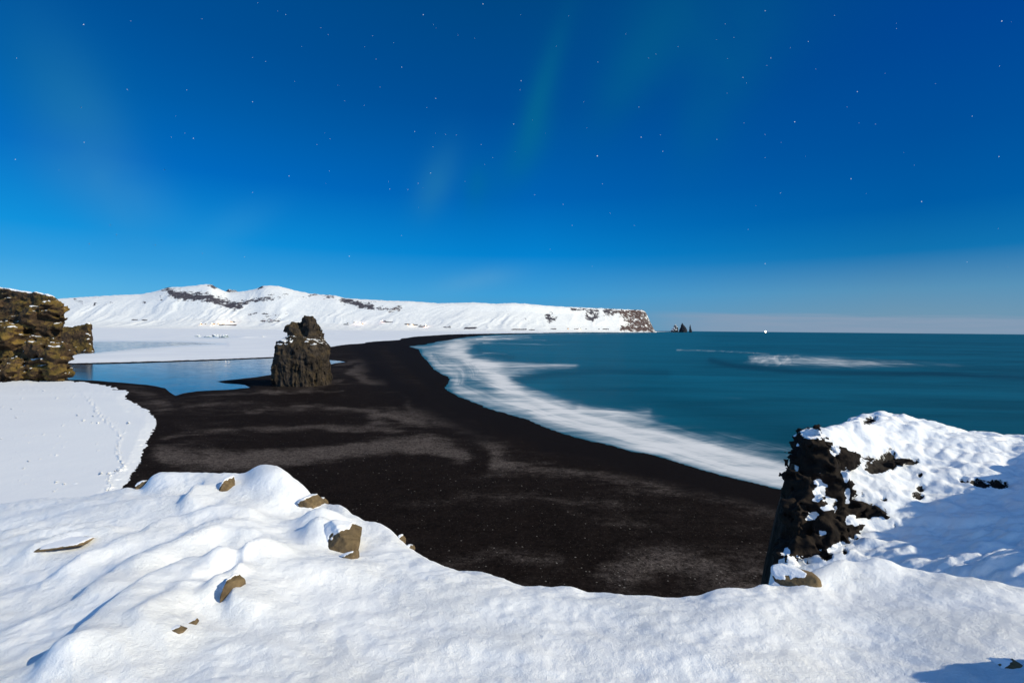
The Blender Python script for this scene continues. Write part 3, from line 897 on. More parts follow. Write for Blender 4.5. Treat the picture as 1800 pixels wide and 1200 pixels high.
# ------------------------------------------------------------------ foreground snow ridge
RIM = np.array([(-700, 905), (-300, 895), (0, 887), (30, 882), (58, 877), (110, 877), (155, 873), (187, 865), (218, 858), (240, 860), (250, 858), (258, 842), (268, 835), (280, 831), (350, 832.5), (400, 834.5), (424, 836), (432, 833), (440, 826),
                (452, 821), (467, 819), (482, 820), (497, 825), (517, 843), (530, 851), (541, 862), (552, 876), (568, 887), (585, 889), (601, 890), (615, 901), (642, 918), (660, 920), (680, 929), (696, 940), (706, 953), (721, 965), (752, 985), (783, 999),
                (809, 1007), (843, 1008), (862, 1012), (882, 1019), (921, 1035), (960, 1034), (1009, 1035), (1039, 1045), (1085, 1047), (1127, 1050), (1200, 1055), (1240, 1051), (1264, 1042), (1293, 1038), (1332, 1036), (1355, 1029),
                (1375, 1034), (1400, 1032), (1430, 1012), (1460, 997), (1487, 988), (1510, 992), (1527, 991), (1553, 985), (1577, 990), (1600, 1000), (1633, 1008), (1680, 1013), (1733, 1021), (1800, 1034), (1900, 1050), (2200, 1060), (2700, 1080)])
YR = np.array([(-700, 13.5), (-300, 12), (0, 11), (250, 10), (350, 10), (470, 9.5), (560, 8.6), (640, 7.8), (720, 7.0), (800, 6.3), (920, 5.7), (1040, 5.4), (1200, 5.2), (1340, 5.3), (1460, 5.7), (1550, 5.9), (1680, 5.4), (1800, 5.0), (2200, 4.4), (2700, 4.0)])
cols = np.arange(-520, 2650, 2.8)
dd = ray(cols, hz(cols)); ux = dd[:, 0] / dd[:, 1]
rim_y = np.interp(cols, RIM[:, 0], RIM[:, 1])
_k = np.hanning(11); _k /= _k.sum(); rim_y = np.convolve(np.pad(rim_y, 5, mode='edge'), _k, 'valid')
ker = np.exp(-0.5 * (np.arange(-200, 201) / 62.0) ** 2); ker /= ker.sum()
rim_s = np.convolve(np.pad(rim_y, 200, mode='edge'), ker, 'valid')
yr = np.interp(cols, YR[:, 0], YR[:, 1]) * .86
ks = np.exp(-0.5 * (np.arange(-60, 61) / 16.0) ** 2); ks /= ks.sum()
yr = np.convolve(np.pad(yr, 60, mode='edge'), ks, 'valid')
srim = (rim_y - hz(cols)) / FPX; srim_s = (rim_s - hz(cols)) / FPX
zr_s = H - yr * srim_s; dz_r = -(srim - srim_s) * yr
NR = 470
wv = np.linspace(0, 1, NR)
Yn = 0.85
inv = (1 / Yn) * (1 - wv[:, None]) + (1 / yr[None]) * wv[:, None]
YY = 1 / inv
XX = YY * ux[None]
tq = (YY - Yn) / (yr[None] - Yn)
z0 = 17.95 + 0.0 * XX
base = z0 + (zr_s[None] - z0) * (tq ** 1.05)


def base_z(px, py):
    """point of the smooth snow base under a picture point"""
    y = np.interp(px, cols, yr); zrr = np.interp(px, cols, zr_s); s_ = (py - hz(px)) / FPX
    lo_, hi_ = 1.0, y
    for _ in range(40):
        m_ = .5 * (lo_ + hi_)
        zb = 17.95 + (zrr - 17.95) * ((m_ - Yn) / (y - Yn)) ** 1.05
        if H - m_ * s_ > zb: lo_ = m_
        else: hi_ = m_
    X_ = m_ * np.interp(px, cols, ux)
    return float(X_), float(m_), float(zb)


def on_base(pts):
    return [base_z(a, b_)[:2] for a, b_ in pts]


hgt = np.zeros_like(XX)


def ridge(pts, w_, a_, asym=1.6, end=1.0):
    """a fold in the snow: gentle on the lit side, steeper on the shaded side"""
    global hgt
    P = np.array(on_base(pts))
    d = segdist(XX, YY, P)
    # which side of the fold: steeper away from the light
    best = np.full(XX.shape, 1e9); side = np.zeros_like(XX)
    for (ax, ay), (bx, by) in zip(P[:-1], P[1:]):
        vx, vy = bx - ax, by - ay
        t_ = np.clip(((XX - ax) * vx + (YY - ay) * vy) / (vx * vx + vy * vy), 0, 1)
        qx, qy = XX - ax - t_ * vx, YY - ay - t_ * vy
        dq = np.hypot(qx, qy)
        nx_, ny_ = -vy, vx
        if nx_ * .8 - ny_ * .5 < 0: nx_, ny_ = -nx_, -ny_
        sg = (qx * nx_ + qy * ny_) / (math.hypot(nx_, ny_) * (dq + .02))
        side = np.where(dq < best, sg, side); best = np.minimum(best, dq)
    ww = w_ * asym ** np.clip(side * 1.6, -1, 1)
    hgt = hgt + a_ * .62 * np.exp(-(d / ww) ** 2) * (1 + .5 * fbm(XX / .5, YY / .5, None, 2, 209))


def dome(px, py, rx, ry, a_, ang=0.0, p=2.0):
    global hgt
    x, y, _ = base_z(px, py)
    c, s = math.cos(math.radians(ang)), math.sin(math.radians(ang))
    u = ((XX - x) * c + (YY - y) * s) / rx; v = (-(XX - x) * s + (YY - y) * c) / ry
    hgt = hgt + a_ * np.exp(-(u * u + v * v) ** (p / 2))


lowf = fbm(XX / 1.9, YY / 1.4, None, 3, 201) * 0.10 + fbm(XX / 0.7, YY / 0.55, None, 3, 211) * 0.035
left = sstep(900, 500, np.broadcast_to(cols[None], XX.shape))
hgt += lowf * (0.35 + 0.65 * left)
# folds on the left
ridge([(0, 950), (60, 930), (150, 905), (210, 893), (330, 878)], .30, .14)
ridge([(60, 975), (140, 945), (190, 935)], .16, .12)
ridge([(150, 990), (230, 955), (300, 925), (380, 912), (430, 916)], .26, .22)
ridge([(170, 1040), (260, 985), (330, 955), (370, 938), (440, 936)], .24, .16)
ridge([(250, 1000), (330, 965), (380, 950), (450, 952), (490, 958)], .18, .12)
ridge([(60, 905), (120, 895), (200, 880)], .30, .10)
ridge([(330, 892), (372, 862), (398, 848)], .20, .26)
ridge([(110, 1175), (190, 1110), (270, 1045), (340, 1005), (385, 1003)], .24, .25, 1.9)
ridge([(250, 1120), (310, 1075), (350, 1030), (380, 1010)], .16, .11)
ridge([(410, 1075), (430, 1010), (455, 980), (500, 975)], .15, .17, 2.2)
ridge([(0, 1060), (100, 1020), (200, 1005)], .30, .09)
ridge([(0, 1130), (90, 1085), (160, 1060)], .25, .08)
ridge([(630, 990), (700, 985), (790, 1010)], .3, .06)
ridge([(60, 1195), (190, 1165), (330, 1120)], .16, .05)
dome(470, 860, .55, .9, .22)
dome(425, 905, .5, .4, .06)
dome(565, 925, .30, .26, .26)
dome(555, 945, .20, .14, .12)
dome(470, 992, .22, .2, .14)
dome(540, 1015, .4, .25, .09)
dome(395, 846, .16, .14, .14)
dome(85, 945, .55, .13, .12, 15)
dome(660, 925, .4, .3, .05)
dome(1490, 1000, .35, .3, .10)
dome(1560, 998, .3, .28, .12)
dome(1420, 1022, .2, .1, .05)
dome(1660, 1030, .4, .3, .06)
ridge([(820, 1130), (1000, 1140), (1200, 1160), (1400, 1165)], .18, .035, 1.0)
ridge([(1200, 1110), (1400, 1090), (1600, 1085)], .25, .035, 1.0)
# snow piled on the upwind side of each rock
for x_, y_, w_, h_, a_ in ((591, 962, 74, 58, .16), (394, 866, 20, 40, .10), (392, 1058, 34, 62, .13), (85, 967, 108, 17, .07), (544, 887, 36, 22, .06), (1416, 1030, 60, 30, .07), (333, 1104, 15, 9, .02), (310, 1117, 22, 8, .02)):
    bx_, by_, _ = base_z(x_, y_)
    k_ = by_ / FPX
    u_ = (XX - bx_ + .38 * w_ * k_) / (.62 * w_ * k_); v_ = (YY - by_ - .5 * h_ * k_) / (max(.9 * h_, .35 * w_) * k_)
    hgt += a_ * np.exp(-(u_ * u_ + v_ * v_) ** 1.4)
# hollows
dome(245, 925, .6, .25, -.08); dome(420, 1020, .14, .20, -.10); dome(330, 1000, .3, .16, -.07); dome(520, 905, .3, .3, -.07)
drim = np.hypot(yr[None] - YY, 0.0)
env = 1 - np.exp(-(drim / .35) ** 2) * 0.92
rl_ = np.clip(np.abs(dz_r) * 2.2, .28, .9); rl_ = np.convolve(np.pad(rl_, 60, mode='edge'), ks, 'valid')[None] * (1 + .35 * fbm(XX / .8, YY / .8, None, 2, 207))
rimf = np.exp(-(drim / rl_) ** 2)
rough = fbm(XX / .13, YY / .11, None, 4, 221) * 0.010 + fbm(XX / .42, YY / .3, None, 4, 231) * 0.022 - np.abs(perlin(XX / .3, YY / .22, None, 235)) * .018
# blown ridges running across the slope
sas = fbm((XX * .35 + YY) / .22, (YY * .35 - XX) / 1.1, None, 3, 241) * .012 * left
Z = base + hgt * env + (rough + sas) + dz_r[None] * rimf
# unseen boulder-sized mound, added right of frame to throw the corner shadow
mx, my = 4.05, 2.75
Z += (.64 + .5 * fbm(XX / .3, YY / .3, None, 3, 261)) * np.exp(-(((XX - mx) / .50) ** 2 + ((YY - my) / .30) ** 2) ** 1.3) + 0.30 * np.exp(-(((XX - 3.35) / .30) ** 2 + ((YY - 2.15) / .24) ** 2) ** 2)
# clear sight to the rim
limz = H - (srim_s[None] + 0.002) * YY
lim2 = H - (srim[None] * rimf + srim_s[None] * (1 - rimf) + .001) * YY
Z = np.where(drim > .02, np.minimum(Z, lim2), Z)
NBK = 56
bd = np.linspace(0, 1, NBK + 1)[1:] ** 1.6 * 4.6
YB = yr[None] + bd[:, None]; XB = YB * ux[None]
ZB = Z[-1:] - (srim_s[None] * 1.1) * bd[:, None] - 1.0 * bd[:, None] ** 2 + fbm(XB / .5, YB / .5, None, 3, 251) * .12 * sstep(0, .6, bd)[:, None]
ZB = np.maximum(ZB, -1.5)
XA = np.vstack([XX, XB]); YA = np.vstack([YY, YB]); ZA = np.vstack([Z, ZB])
V = np.stack([XA, YA, ZA], -1)
mk('snow_slope', V, flip_up(V, gridfaces(*XA.shape)), M_snow, kind='structure')
FG = (XX, YY, Z)


def fg_z(x, y):
    """height of the near snow at a ground point"""
    u_ = x / y
    j = int(np.argmin(np.abs(ux - u_)))
    return float(np.interp(y, YY[:, j], Z[:, j]))


def fg_hit(px, py):
    """first point of the near snow under a picture point"""
    j = int(np.argmin(np.abs(cols - px))); s_ = (py - hz(px)) / FPX
    g_ = Z[:, j] - (H - YY[:, j] * s_)
    i = int(np.argmax(g_ > 0)) if (g_ > 0).any() else NR - 1
    return float(XX[i, j]), float(YY[i, j]), float(Z[i, j])


# ------------------------------------------------------------------ rocks in the near snow
def rock_mesh(c, r, seed, cuts=12, step=None, rough_=0.03, tilt=0.0):
    rng = np.random.RandomState(seed)
    N = rng.normal(size=(cuts, 3)); N /= np.linalg.norm(N, axis=1, keepdims=True)
    D = rng.uniform(.60, .98, cuts)
    r = np.array(r, float)

    def f(X, Y, Z_):
        ca_, sa_ = math.cos(tilt), math.sin(tilt)
        dx_, dz_ = X - c[0], Z_ - c[2]
        x = (dx_ * ca_ + dz_ * sa_) / r[0]; y = (Y - c[1]) / r[1]; z_ = (dz_ * ca_ - dx_ * sa_) / r[2]
        d = (x ** 4 + y ** 4 + z_ ** 4) ** .25 - .92
        for n_, q_ in zip(N, D): d = np.maximum(d, x * n_[0] + y * n_[1] + z_ * n_[2] - q_)
        d = d + fbm(x * 2.2 + seed, y * 2.2, z_ * 2.2, 3, seed) * rough_ * 1.6
        return d
    m_ = np.array([1.1 * r[0] * abs(math.cos(tilt)) + 1.1 * r[2] * abs(math.sin(tilt)), 1.1 * r[1], 1.1 * r[2] * abs(math.cos(tilt)) + 1.1 * r[0] * abs(math.sin(tilt))])
    step = step or r.max() / 30
    return surfnets(f, np.array(c) - m_, np.array(c) + m_, step)


def place_rock(px, py, wpx, hpx, seed, label, deep=0.25, lift=0.1, rz=1.0, push=0.0, name='rock', snow=0.0, tilt=0.0):
    x, y, zz_ = fg_hit(px, py)
    rx = wpx / FPX * y / 2 * 1.15; rz_ = hpx / FPX * y / 2 * 1.15
    rx *= 1.08; rz_ *= 1.2
    c = np.array([x, y + .45 * rz_, zz_ + (lift - .38) * rz_])
    Vr, Fr = rock_mesh(c, (rx, max(rx, rz_) * deep * 2, rz_), seed, tilt=math.radians(tilt))
    o = thing(name, tuple(c - np.array([0, 0, rz_])), label, 'rock')
    bpy.context.view_layer.update()
    Nn = normals(Vr, Fr)
    dv = Vr - c
    pos_ = .75 * dv[:, 2] / rz_ - .55 * dv[:, 0] / rx + .25 * dv[:, 1] / rx
    sn_ = sstep(.55, .72, pos_ * .8 + Nn[:, 2] * .25 - Nn[:, 0] * .15 + fbm(Vr[:, 0] / (rx * .5), Vr[:, 1] / (rx * .5), Vr[:, 2] / (rx * .5), 2, seed) * .25 + snow)
    split_parts(Vr, Fr, sn_, o, M_rock, 'bare_face', 'snow_hood', .05 * rz_)
    return o


place_rock(591, 962, 74, 58, 3, 'largest brown angular rock poking out of the snow slope, with a rounded snow hood', deep=.5, lift=.05, tilt=-14)
place_rock(613, 984, 26, 20, 5, 'small brown rock tucked under the largest brown rock in the snow', deep=.5)
place_rock(394, 866, 20, 40, 8, 'upright brown rock slab in a snow hummock near the far rim of the slope', deep=.5)
place_rock(390, 1060, 28, 60, 12, 'narrow brown rock slab showing on the side of the long snow ridge at lower left', deep=.4, tilt=-16)
place_rock(85, 967, 116, 11, 15, 'long flat brown ledge of rock in the snow at the far left', deep=.22, tilt=9, lift=-.5)
place_rock(544, 887, 36, 22, 21, 'broken brown rock edge showing at the snow rim right of the highest dome', deep=.5, tilt=-38)
place_rock(566, 886, 16, 12, 22, 'little brown stone right at the snow rim above the black sand', deep=.5)
place_rock(333, 1104, 15, 9, 23, 'tiny brown stone below the lower-left rock slab, nearer of two', deep=.5)
place_rock(310, 1117, 22, 8, 24, 'small flat dark stone at the bottom end of the lower-left rock line', deep=.4)
place_rock(707, 946, 12, 14, 25, 'small grey-brown stone standing on the snow rim above the beach, upper of two', deep=.5)
place_rock(723, 960, 13, 9, 26, 'small brown stone on the snow rim just below the grey-brown stone', deep=.5)
place_rock(246, 856, 22, 20, 27, 'dark stone at the snow rim between the white field and the black sand', deep=.5)
place_rock(1416, 1030, 60, 30, 31, 'dark brown block of rock in the snow below the crag', deep=.5, lift=.25)
place_rock(1796, 1180, 34, 16, 35, 'small dark stone in the shadowed hollow at the bottom right corner', deep=.5)

# ------------------------------------------------------------------ crag on the right
CP = []
for px, py, Y in ((1420, 765, 11.0), (1465, 757, 11.2), (1515, 747, 11.6), (1535, 744, 12.0), (1556, 727, 12.6), (1580, 730, 12.6), (1620, 745, 12.0), (1680, 755, 11.6), (1710, 775, 11.1), (1760, 783, 10.8), (1800, 797, 10.3),
                  (1470, 800, 10.6), (1560, 800, 10.9), (1650, 800, 10.8), (1740, 820, 10.0), (1800, 835, 9.6),
                  (1480, 850, 10.0), (1600, 850, 10.0), (1700, 860, 9.5), (1800, 880, 8.8), (1440, 890, 9.6), (1540, 900, 9.4), (1640, 900, 9.1),
                  (1430, 940, 9.25), (1550, 940, 8.9), (1650, 940, 8.4), (1750, 935, 7.9), (1800, 945, 7.4),
                  (1370, 1020, 8.6), (1450, 1000, 8.4), (1550, 985, 8.1), (1650, 985, 7.5), (1750, 995, 6.7), (1800, 1010, 6.2)):
    CP.append(aty(px, py, Y))
CP = [tuple(p) for p in CP] + [(4.2, 7.6, 15.0), (5.0, 6.8, 15.6), (6.0, 6.3, 16.3), (9.7, 6.9, 18.12), (10.8, 8.1, 18.52), (11.9, 9.1, 18.4), (9.0, 6.0, 17.95), (12.5, 6.0, 19.4), (14, 9, 19.2), (8.0, 5.3, 17.6), (7.4, 12.2, 17.3), (9.2, 13.6, 17.5), (12, 12.4, 17.3), (14, 12, 17.8)]  # includes unseen mounds added right of frame to shade the crag face
CP = np.array(CP)


def tps(P, z_, lam=0.02):
    n = len(P)
    D = np.linalg.norm(P[:, None] - P[None], axis=2)
    K = np.where(D > 0, D ** 2 * np.log(D + 1e-12), 0) + np.eye(n) * lam
    A = np.zeros((n + 3, n + 3)); A[:n, :n] = K; A[:n, n] = 1; A[:n, n + 1:] = P; A[n, :n] = 1; A[n + 1:, :n] = P.T
    sol = np.linalg.solve(A, np.concatenate([z_, np.zeros(3)]))

    def ev(X, Y):
        o = sol[n] + sol[n + 1] * X + sol[n + 2] * Y
        for i in range(n):
            r2 = (X - P[i, 0]) ** 2 + (Y - P[i, 1]) ** 2
            o = o + sol[i] * 0.5 * r2 * np.log(r2 + 1e-12)
        return o
    return ev


ev = tps(CP[:, :2], CP[:, 2])
st_ = 0.026
gx = np.arange(3.4, 15.5, st_); gy = np.arange(5.0, 14.6, st_)
X, Y = np.meshgrid(gx, gy)
Zc = ev(X, Y)
EDGE = [(4.9, 4.6), (4.1, 7.0), (4.25, 7.9), (4.62, 8.6), (5.15, 9.05), (5.5, 9.5), (5.95, 10.0), (6.35, 10.6), (6.6, 11.1), (7.2, 11.65), (8.4, 12.2), (9.3, 13.1), (10.2, 13.0), (11.2, 12.4), (12.5, 12.0), (16, 11.8), (16, 4.6)]
ed = sdpoly(X, Y, EDGE) + fbm(X / .8, Y / .8, None, 4, 301) * .22
hum = fbm(X / .9, Y / .7, None, 4, 311) * .20 + np.abs(perlin(X / .45, Y / .38, None, 321)) * .10 + fbm(X / .2, Y / .16, None, 3, 331) * .012
pxs, pys = proj(X, Y, Zc)
right = sstep(1520, 1680, pxs) * sstep(860, 930, pys)
hum += right * (fbm((X * .8 + Y * .3) / .35, (Y - X * .2) / .30, None, 3, 341) * .13)
hum += sstep(1900, 2050, pxs) * fbm(X / .7, Y / .7, None, 3, 315) * .8  # roughens the added off-frame mounds so their shadow edge is ragged
Zc = Zc + hum * sstep(0, .3, ed)
PATCH = [(1505, 893, 46, 15, 8, .75), (1540, 900, 22, 9, -10, .6), (1500, 880, 18, 14, 40, .5), (1550, 815, 34, 16, -12, .75), (1565, 800, 13, 16, 0, .6), (1527, 803, 17, 7, 10, .6), (1604, 810, 16, 7, -8, .7), (1617, 834, 7, 6, 0, .5), (1619, 857, 9, 9, 0, .6),
         (1614, 870, 12, 8, 0, .65), (1725, 848, 22, 8, 12, .7), (1755, 850, 22, 9, 8, .7), (1693, 842, 13, 6, 20, .6), (1497, 930, 7, 18, 0, .6), (1502, 944, 12, 5, 20, .55), (1555, 876, 11, 6, 0, .5), (1485, 966, 6, 9, 0, .55), (1574, 922, 6, 8, 0, .45),
         (1603, 922, 10, 5, -25, .45), (1452, 975, 14, 9, -10, .6), (1420, 985, 9, 7, 0, .5), (1388, 978, 7, 12, 15, .55), (1377, 1000, 4, 7, 15, .5), (1530, 738, 20, 9, -15, .55), (1516, 868, 6, 8, 0, .4), (1445, 905, 22, 26, 0, .5), (1425, 935, 36, 40, 20, .7), (1440, 800, 30, 28, 0, .6)]
pxs, pys = proj(X, Y, Zc)
rk = np.zeros_like(X)
for x, y, rx, ry, a_, am in PATCH:
    rk = np.maximum(rk, am * 1.18 * lblob(pxs, pys, x, y, rx * 1.15, ry * 1.15, a_))
rk = np.maximum(rk, sstep(.10, -.12, ed) * (.30 + .45 * sstep(8.7, 9.5, Y) * (X < 12)))
wob = fbm(X / .22, Y / .22, Zc / .22, 3, 351)
rmask = sstep(.42, .6, rk + wob * .35)
Zc = Zc - rmask * .07 * sstep(-.1, .2, ed) + rmask * fbm(X / .12, Y / .12, None, 3, 361) * .04
drop = np.where(ed < 0, 4.2 * (-ed) + 1.2 * ed * ed, 0)
Zc = Zc - drop + (ed < 0) * fbm(X / .35, Y / .35, None, 3, 371) * .35 * sstep(0, -.3, ed)
Zc = np.maximum(Zc, -1)
V = np.stack([X, Y, Zc], -1).reshape(-1, 3)
F = flip_up(V, gridfaces(*X.shape))
rkf = rk.ravel()
crag = thing('rock_outcrop', (6.4, 10.0, 12.0), 'crag with rock darkened for painted shade, thickly capped with snow, rising at the right above the surf', 'rock outcrop')
bpy.context.view_layer.update()
fs = rkf[F].mean(1) > 0.5
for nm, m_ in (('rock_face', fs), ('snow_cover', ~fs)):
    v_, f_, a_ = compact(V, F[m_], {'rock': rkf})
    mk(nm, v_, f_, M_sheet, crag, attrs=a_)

BL = []
for px, py, Y, rx, ry, rz_ in ((1432, 798, 10.75, .42, .45, .50), (1414, 782, 10.9, .10, .2, .24), (1465, 806, 10.55, .34, .3, .30), (1420, 835, 10.2, .22, .4, .5), (1408, 865, 9.75, .24, .4, .34), (1466, 856, 9.9, .25, .25, .30),
                               (1418, 900, 9.5, .34, .35, .42), (1432, 942, 9.25, .52, .4, .50), (1462, 925, 9.3, .36, .3, .26), (1405, 968, 9.0, .28, .3, .34), (1385, 1000, 8.75, .18, .25, .3), (1500, 893, 9.55, .38, .22, .16),
                               (1550, 815, 10.72, .34, .2, .20), (1420, 860, 10.2, .35, .5, 1.0), (1440, 1080, 9.6, .6, .8, 1.6), (1396, 925, 9.35, .24, .3, .5), (1388, 975, 9.05, .16, .3, .30)):
    p = aty(px, py, Y)
    BL.append((p + np.array([.06, 0, -.05]), np.array((rx, ry, rz_)) * .86))


def f_crag(X, Y, Z_):
    d = np.full(X.shape, 9.0)
    wx_ = X + perlin(X / .5, Y / .5, Z_ / .5, 401) * .14; wy_ = Y + perlin(X / .5, Y / .5, Z_ / .5, 402) * .14; wz_ = Z_ + perlin(X / .5, Y / .5, Z_ / .5, 403) * .14
    for i, (p, r) in enumerate(BL):
        x = (wx_ - p[0]) / r[0]; y = (wy_ - p[1]) / r[1]; z_ = (wz_ - p[2]) / r[2]
        e = (np.abs(x) ** 3 + np.abs(y) ** 3 + np.abs(z_) ** 3) ** (1 / 3.) - 1
        d = np.minimum(d, e * r.min())
    n_ = fbm(X / .30, Y / .30, Z_ / .22, 3, 411, ridged=True)
    q_ = np.abs(perlin(X / .18 + Z_, Y / .18, Z_ / .30, 421))
    k_ = np.floor(perlin(X / .45, Y / .45, Z_ / .4, 423) * 5) / 5
    j_ = np.abs(perlin(X / .33, Y / .33, Z_ / .20, 425))
    return d - n_ * .07 + q_ * .13 + j_ * .16 - k_ * .12 - .07


Vr, Fr = surfnets(f_crag, (3.9, 7.9, 12.6), (8.9, 11.9, 18.2), .038)
Nn = normals(Vr, Fr)
qx, qy = proj(Vr[:, 0], Vr[:, 1], Vr[:, 2])
lay = 0
for x_, y_, rx_, ry_, a_ in ((1441, 862, 13, 30, 0), (1428, 905, 12, 9, -30), (1455, 893, 16, 8, 0), (1400, 998, 20, 10, -20), (1396, 1004, 40, 30, 0), (1384, 968, 7, 8, 0), (1430, 762, 34, 9, 0), (1468, 790, 8, 14, 0), (1488, 835, 8, 20, 0), (1446, 935, 7, 5, 0), (1470, 965, 22, 12, -30), (1500, 915, 14, 10, 0), (1490, 868, 6, 14, 0)):
    lay = np.maximum(lay, lblob(qx, qy, x_, y_, rx_, ry_, a_))
sn = sstep(.42, .72, lay + Nn[:, 2] * .25 + fbm(Vr[:, 0] / .25, Vr[:, 1] / .25, Vr[:, 2] / .18, 4, 431) * .62) * .95
mk('boulder_wall', Vr, Fr, M_crag_shade, crag, attrs={'snow': sn})

# ------------------------------------------------------------------ the sea stack on the beach
Pb = atz(529, 679, 0.7)
YS = Pb[1] + 6.0
spm = YS / FPX


def wx_of(px): return (px - 900) * spm


def wz_of(py): return H - (py - hz(530)) * spm


SIL = [(690, 486, 576), (678, 487, 573), (665, 485, 572), (650, 483, 571), (636, 482, 574), (624, 481, 578), (612, 484, 576), (606, 488, 573), (600, 494, 567), (595, 501, 562), (590, 507, 560)]
UP = [(604, 506, 567), (596, 509, 565), (588, 510, 564), (580, 511, 562), (572, 516, 559), (566, 526, 556), (561, 529, 557), (558, 532, 555), (555, 535, 552)]
zc1 = np.array([wz_of(a) for a, _, _ in SIL]); l1 = np.array([wx_of(b_) for _, b_, _ in SIL]); r1 = np.array([wx_of(c_) for _, _, c_ in SIL])
zc2 = np.array([wz_of(a) for a, _, _ in UP]); l2 = np.array([wx_of(b_) for _, b_, _ in UP]); r2_ = np.array([wx_of(c_) for _, _, c_ in UP])


def loft(X, Y, Z_, zt, lt_, rt_, cy, dep, n=2.6):
    lo_ = np.interp(Z_, zt, lt_); hi_ = np.interp(Z_, zt, rt_)
    cx = .5 * (lo_ + hi_); hw = np.maximum(.5 * (hi_ - lo_), .05)
    hd = hw * dep
    e = ((np.abs(X - cx) / hw) ** n + (np.abs(Y - cy) / hd) ** n) ** (1 / n) - 1
    e = e * np.minimum(hw, hd)
    return np.maximum(e, Z_ - zt.max())


def f_stack(X, Y, Z_):
    cy = YS
    a_ = loft(X, Y, Z_, zc1, l1, r1, cy, .85, 2.7)
    b_ = loft(X, Y, Z_, zc2, l2, r2_, cy + .8, .8, 2.5)
    e = np.sqrt((X - wx_of(508)) ** 2 + (Y - cy) ** 2 + ((Z_ - wz_of(577)) * 1.0) ** 2) - 1.5
    e2 = np.sqrt((X - wx_of(519)) ** 2 + (Y - cy) ** 2 + ((Z_ - wz_of(582)) * 1.0) ** 2) - 2.9
    # big joint planes: the left flank and the upper block face away from the light
    def pl(px, dy, n_):
        n_ = np.array(n_, float); n_ /= np.linalg.norm(n_)
        return (X - wx_of(px)) * n_[0] + (Y - (cy + dy)) * n_[1] + (Z_ - 12) * n_[2]
    a_ = -smin(-a_, -pl(503, -7.2, (-.86, -.50, .04)), .6)
    b_ = -smin(-b_, -(pl(545, -2.6, (-.62, -.78, .02))), .5)
    d = smin(a_, b_, 1.6); d = smin(d, e, 1.0); d = smin(d, e2, 1.6)
    nr = np.abs(d) < 4
    x, y, z_ = X[nr], Y[nr], Z_[nr]
    low = sstep(11, 6.5, z_)
    n1 = fbm(x / 3.6, y / 3.6, z_ / 3.6, 4, 501) * 1.15
    n2 = fbm(x / 1.1, y / 1.1, z_ / 1.5, 3, 511, ridged=True) * .35
    n3 = fbm(x / 1.5, y / 1.5, z_ / 9.0, 3, 521, ridged=True) * .95 * low
    n4 = np.abs(perlin(x / 2.6, y / 2.6, z_ / 2.2, 531)) * 1.1 * (1 - low)
    dd_ = d.copy()
    dd_[nr] = d[nr] - n1 - n2 - n3 + n4 * 1.1 + .2
    return dd_


stack = thing('sea_stack', (wx_of(530), YS, 0.3), 'tall dark brown rock tower standing alone on the black beach by the lagoon', 'sea stack')
bpy.context.view_layer.update()
Vr, Fr = surfnets(f_stack, (wx_of(470), YS - 10.5, -1.0), (wx_of(590), YS + 11, 26.5), .21)
Nn = normals(Vr, Fr)
nzz = fbm(Vr[:, 0] / 1.3, Vr[:, 1] / 1.3, Vr[:, 2] / 1.3, 3, 541)
sn = sstep(.45, .95, Nn[:, 2] + nzz * .35 + np.where((Vr[:, 2] > wz_of(605)) & (Vr[:, 2] < wz_of(590)), .0, -.3)) * np.where(Vr[:, 2] > wz_of(563), .45, .9)
sn = sn * np.where((Vr[:, 0] > wx_of(527)) & (Vr[:, 0] < wx_of(549)), .5, 1)
split_parts(Vr, Fr, sn, stack, M_stack, 'rock', 'snow_cap', .12)

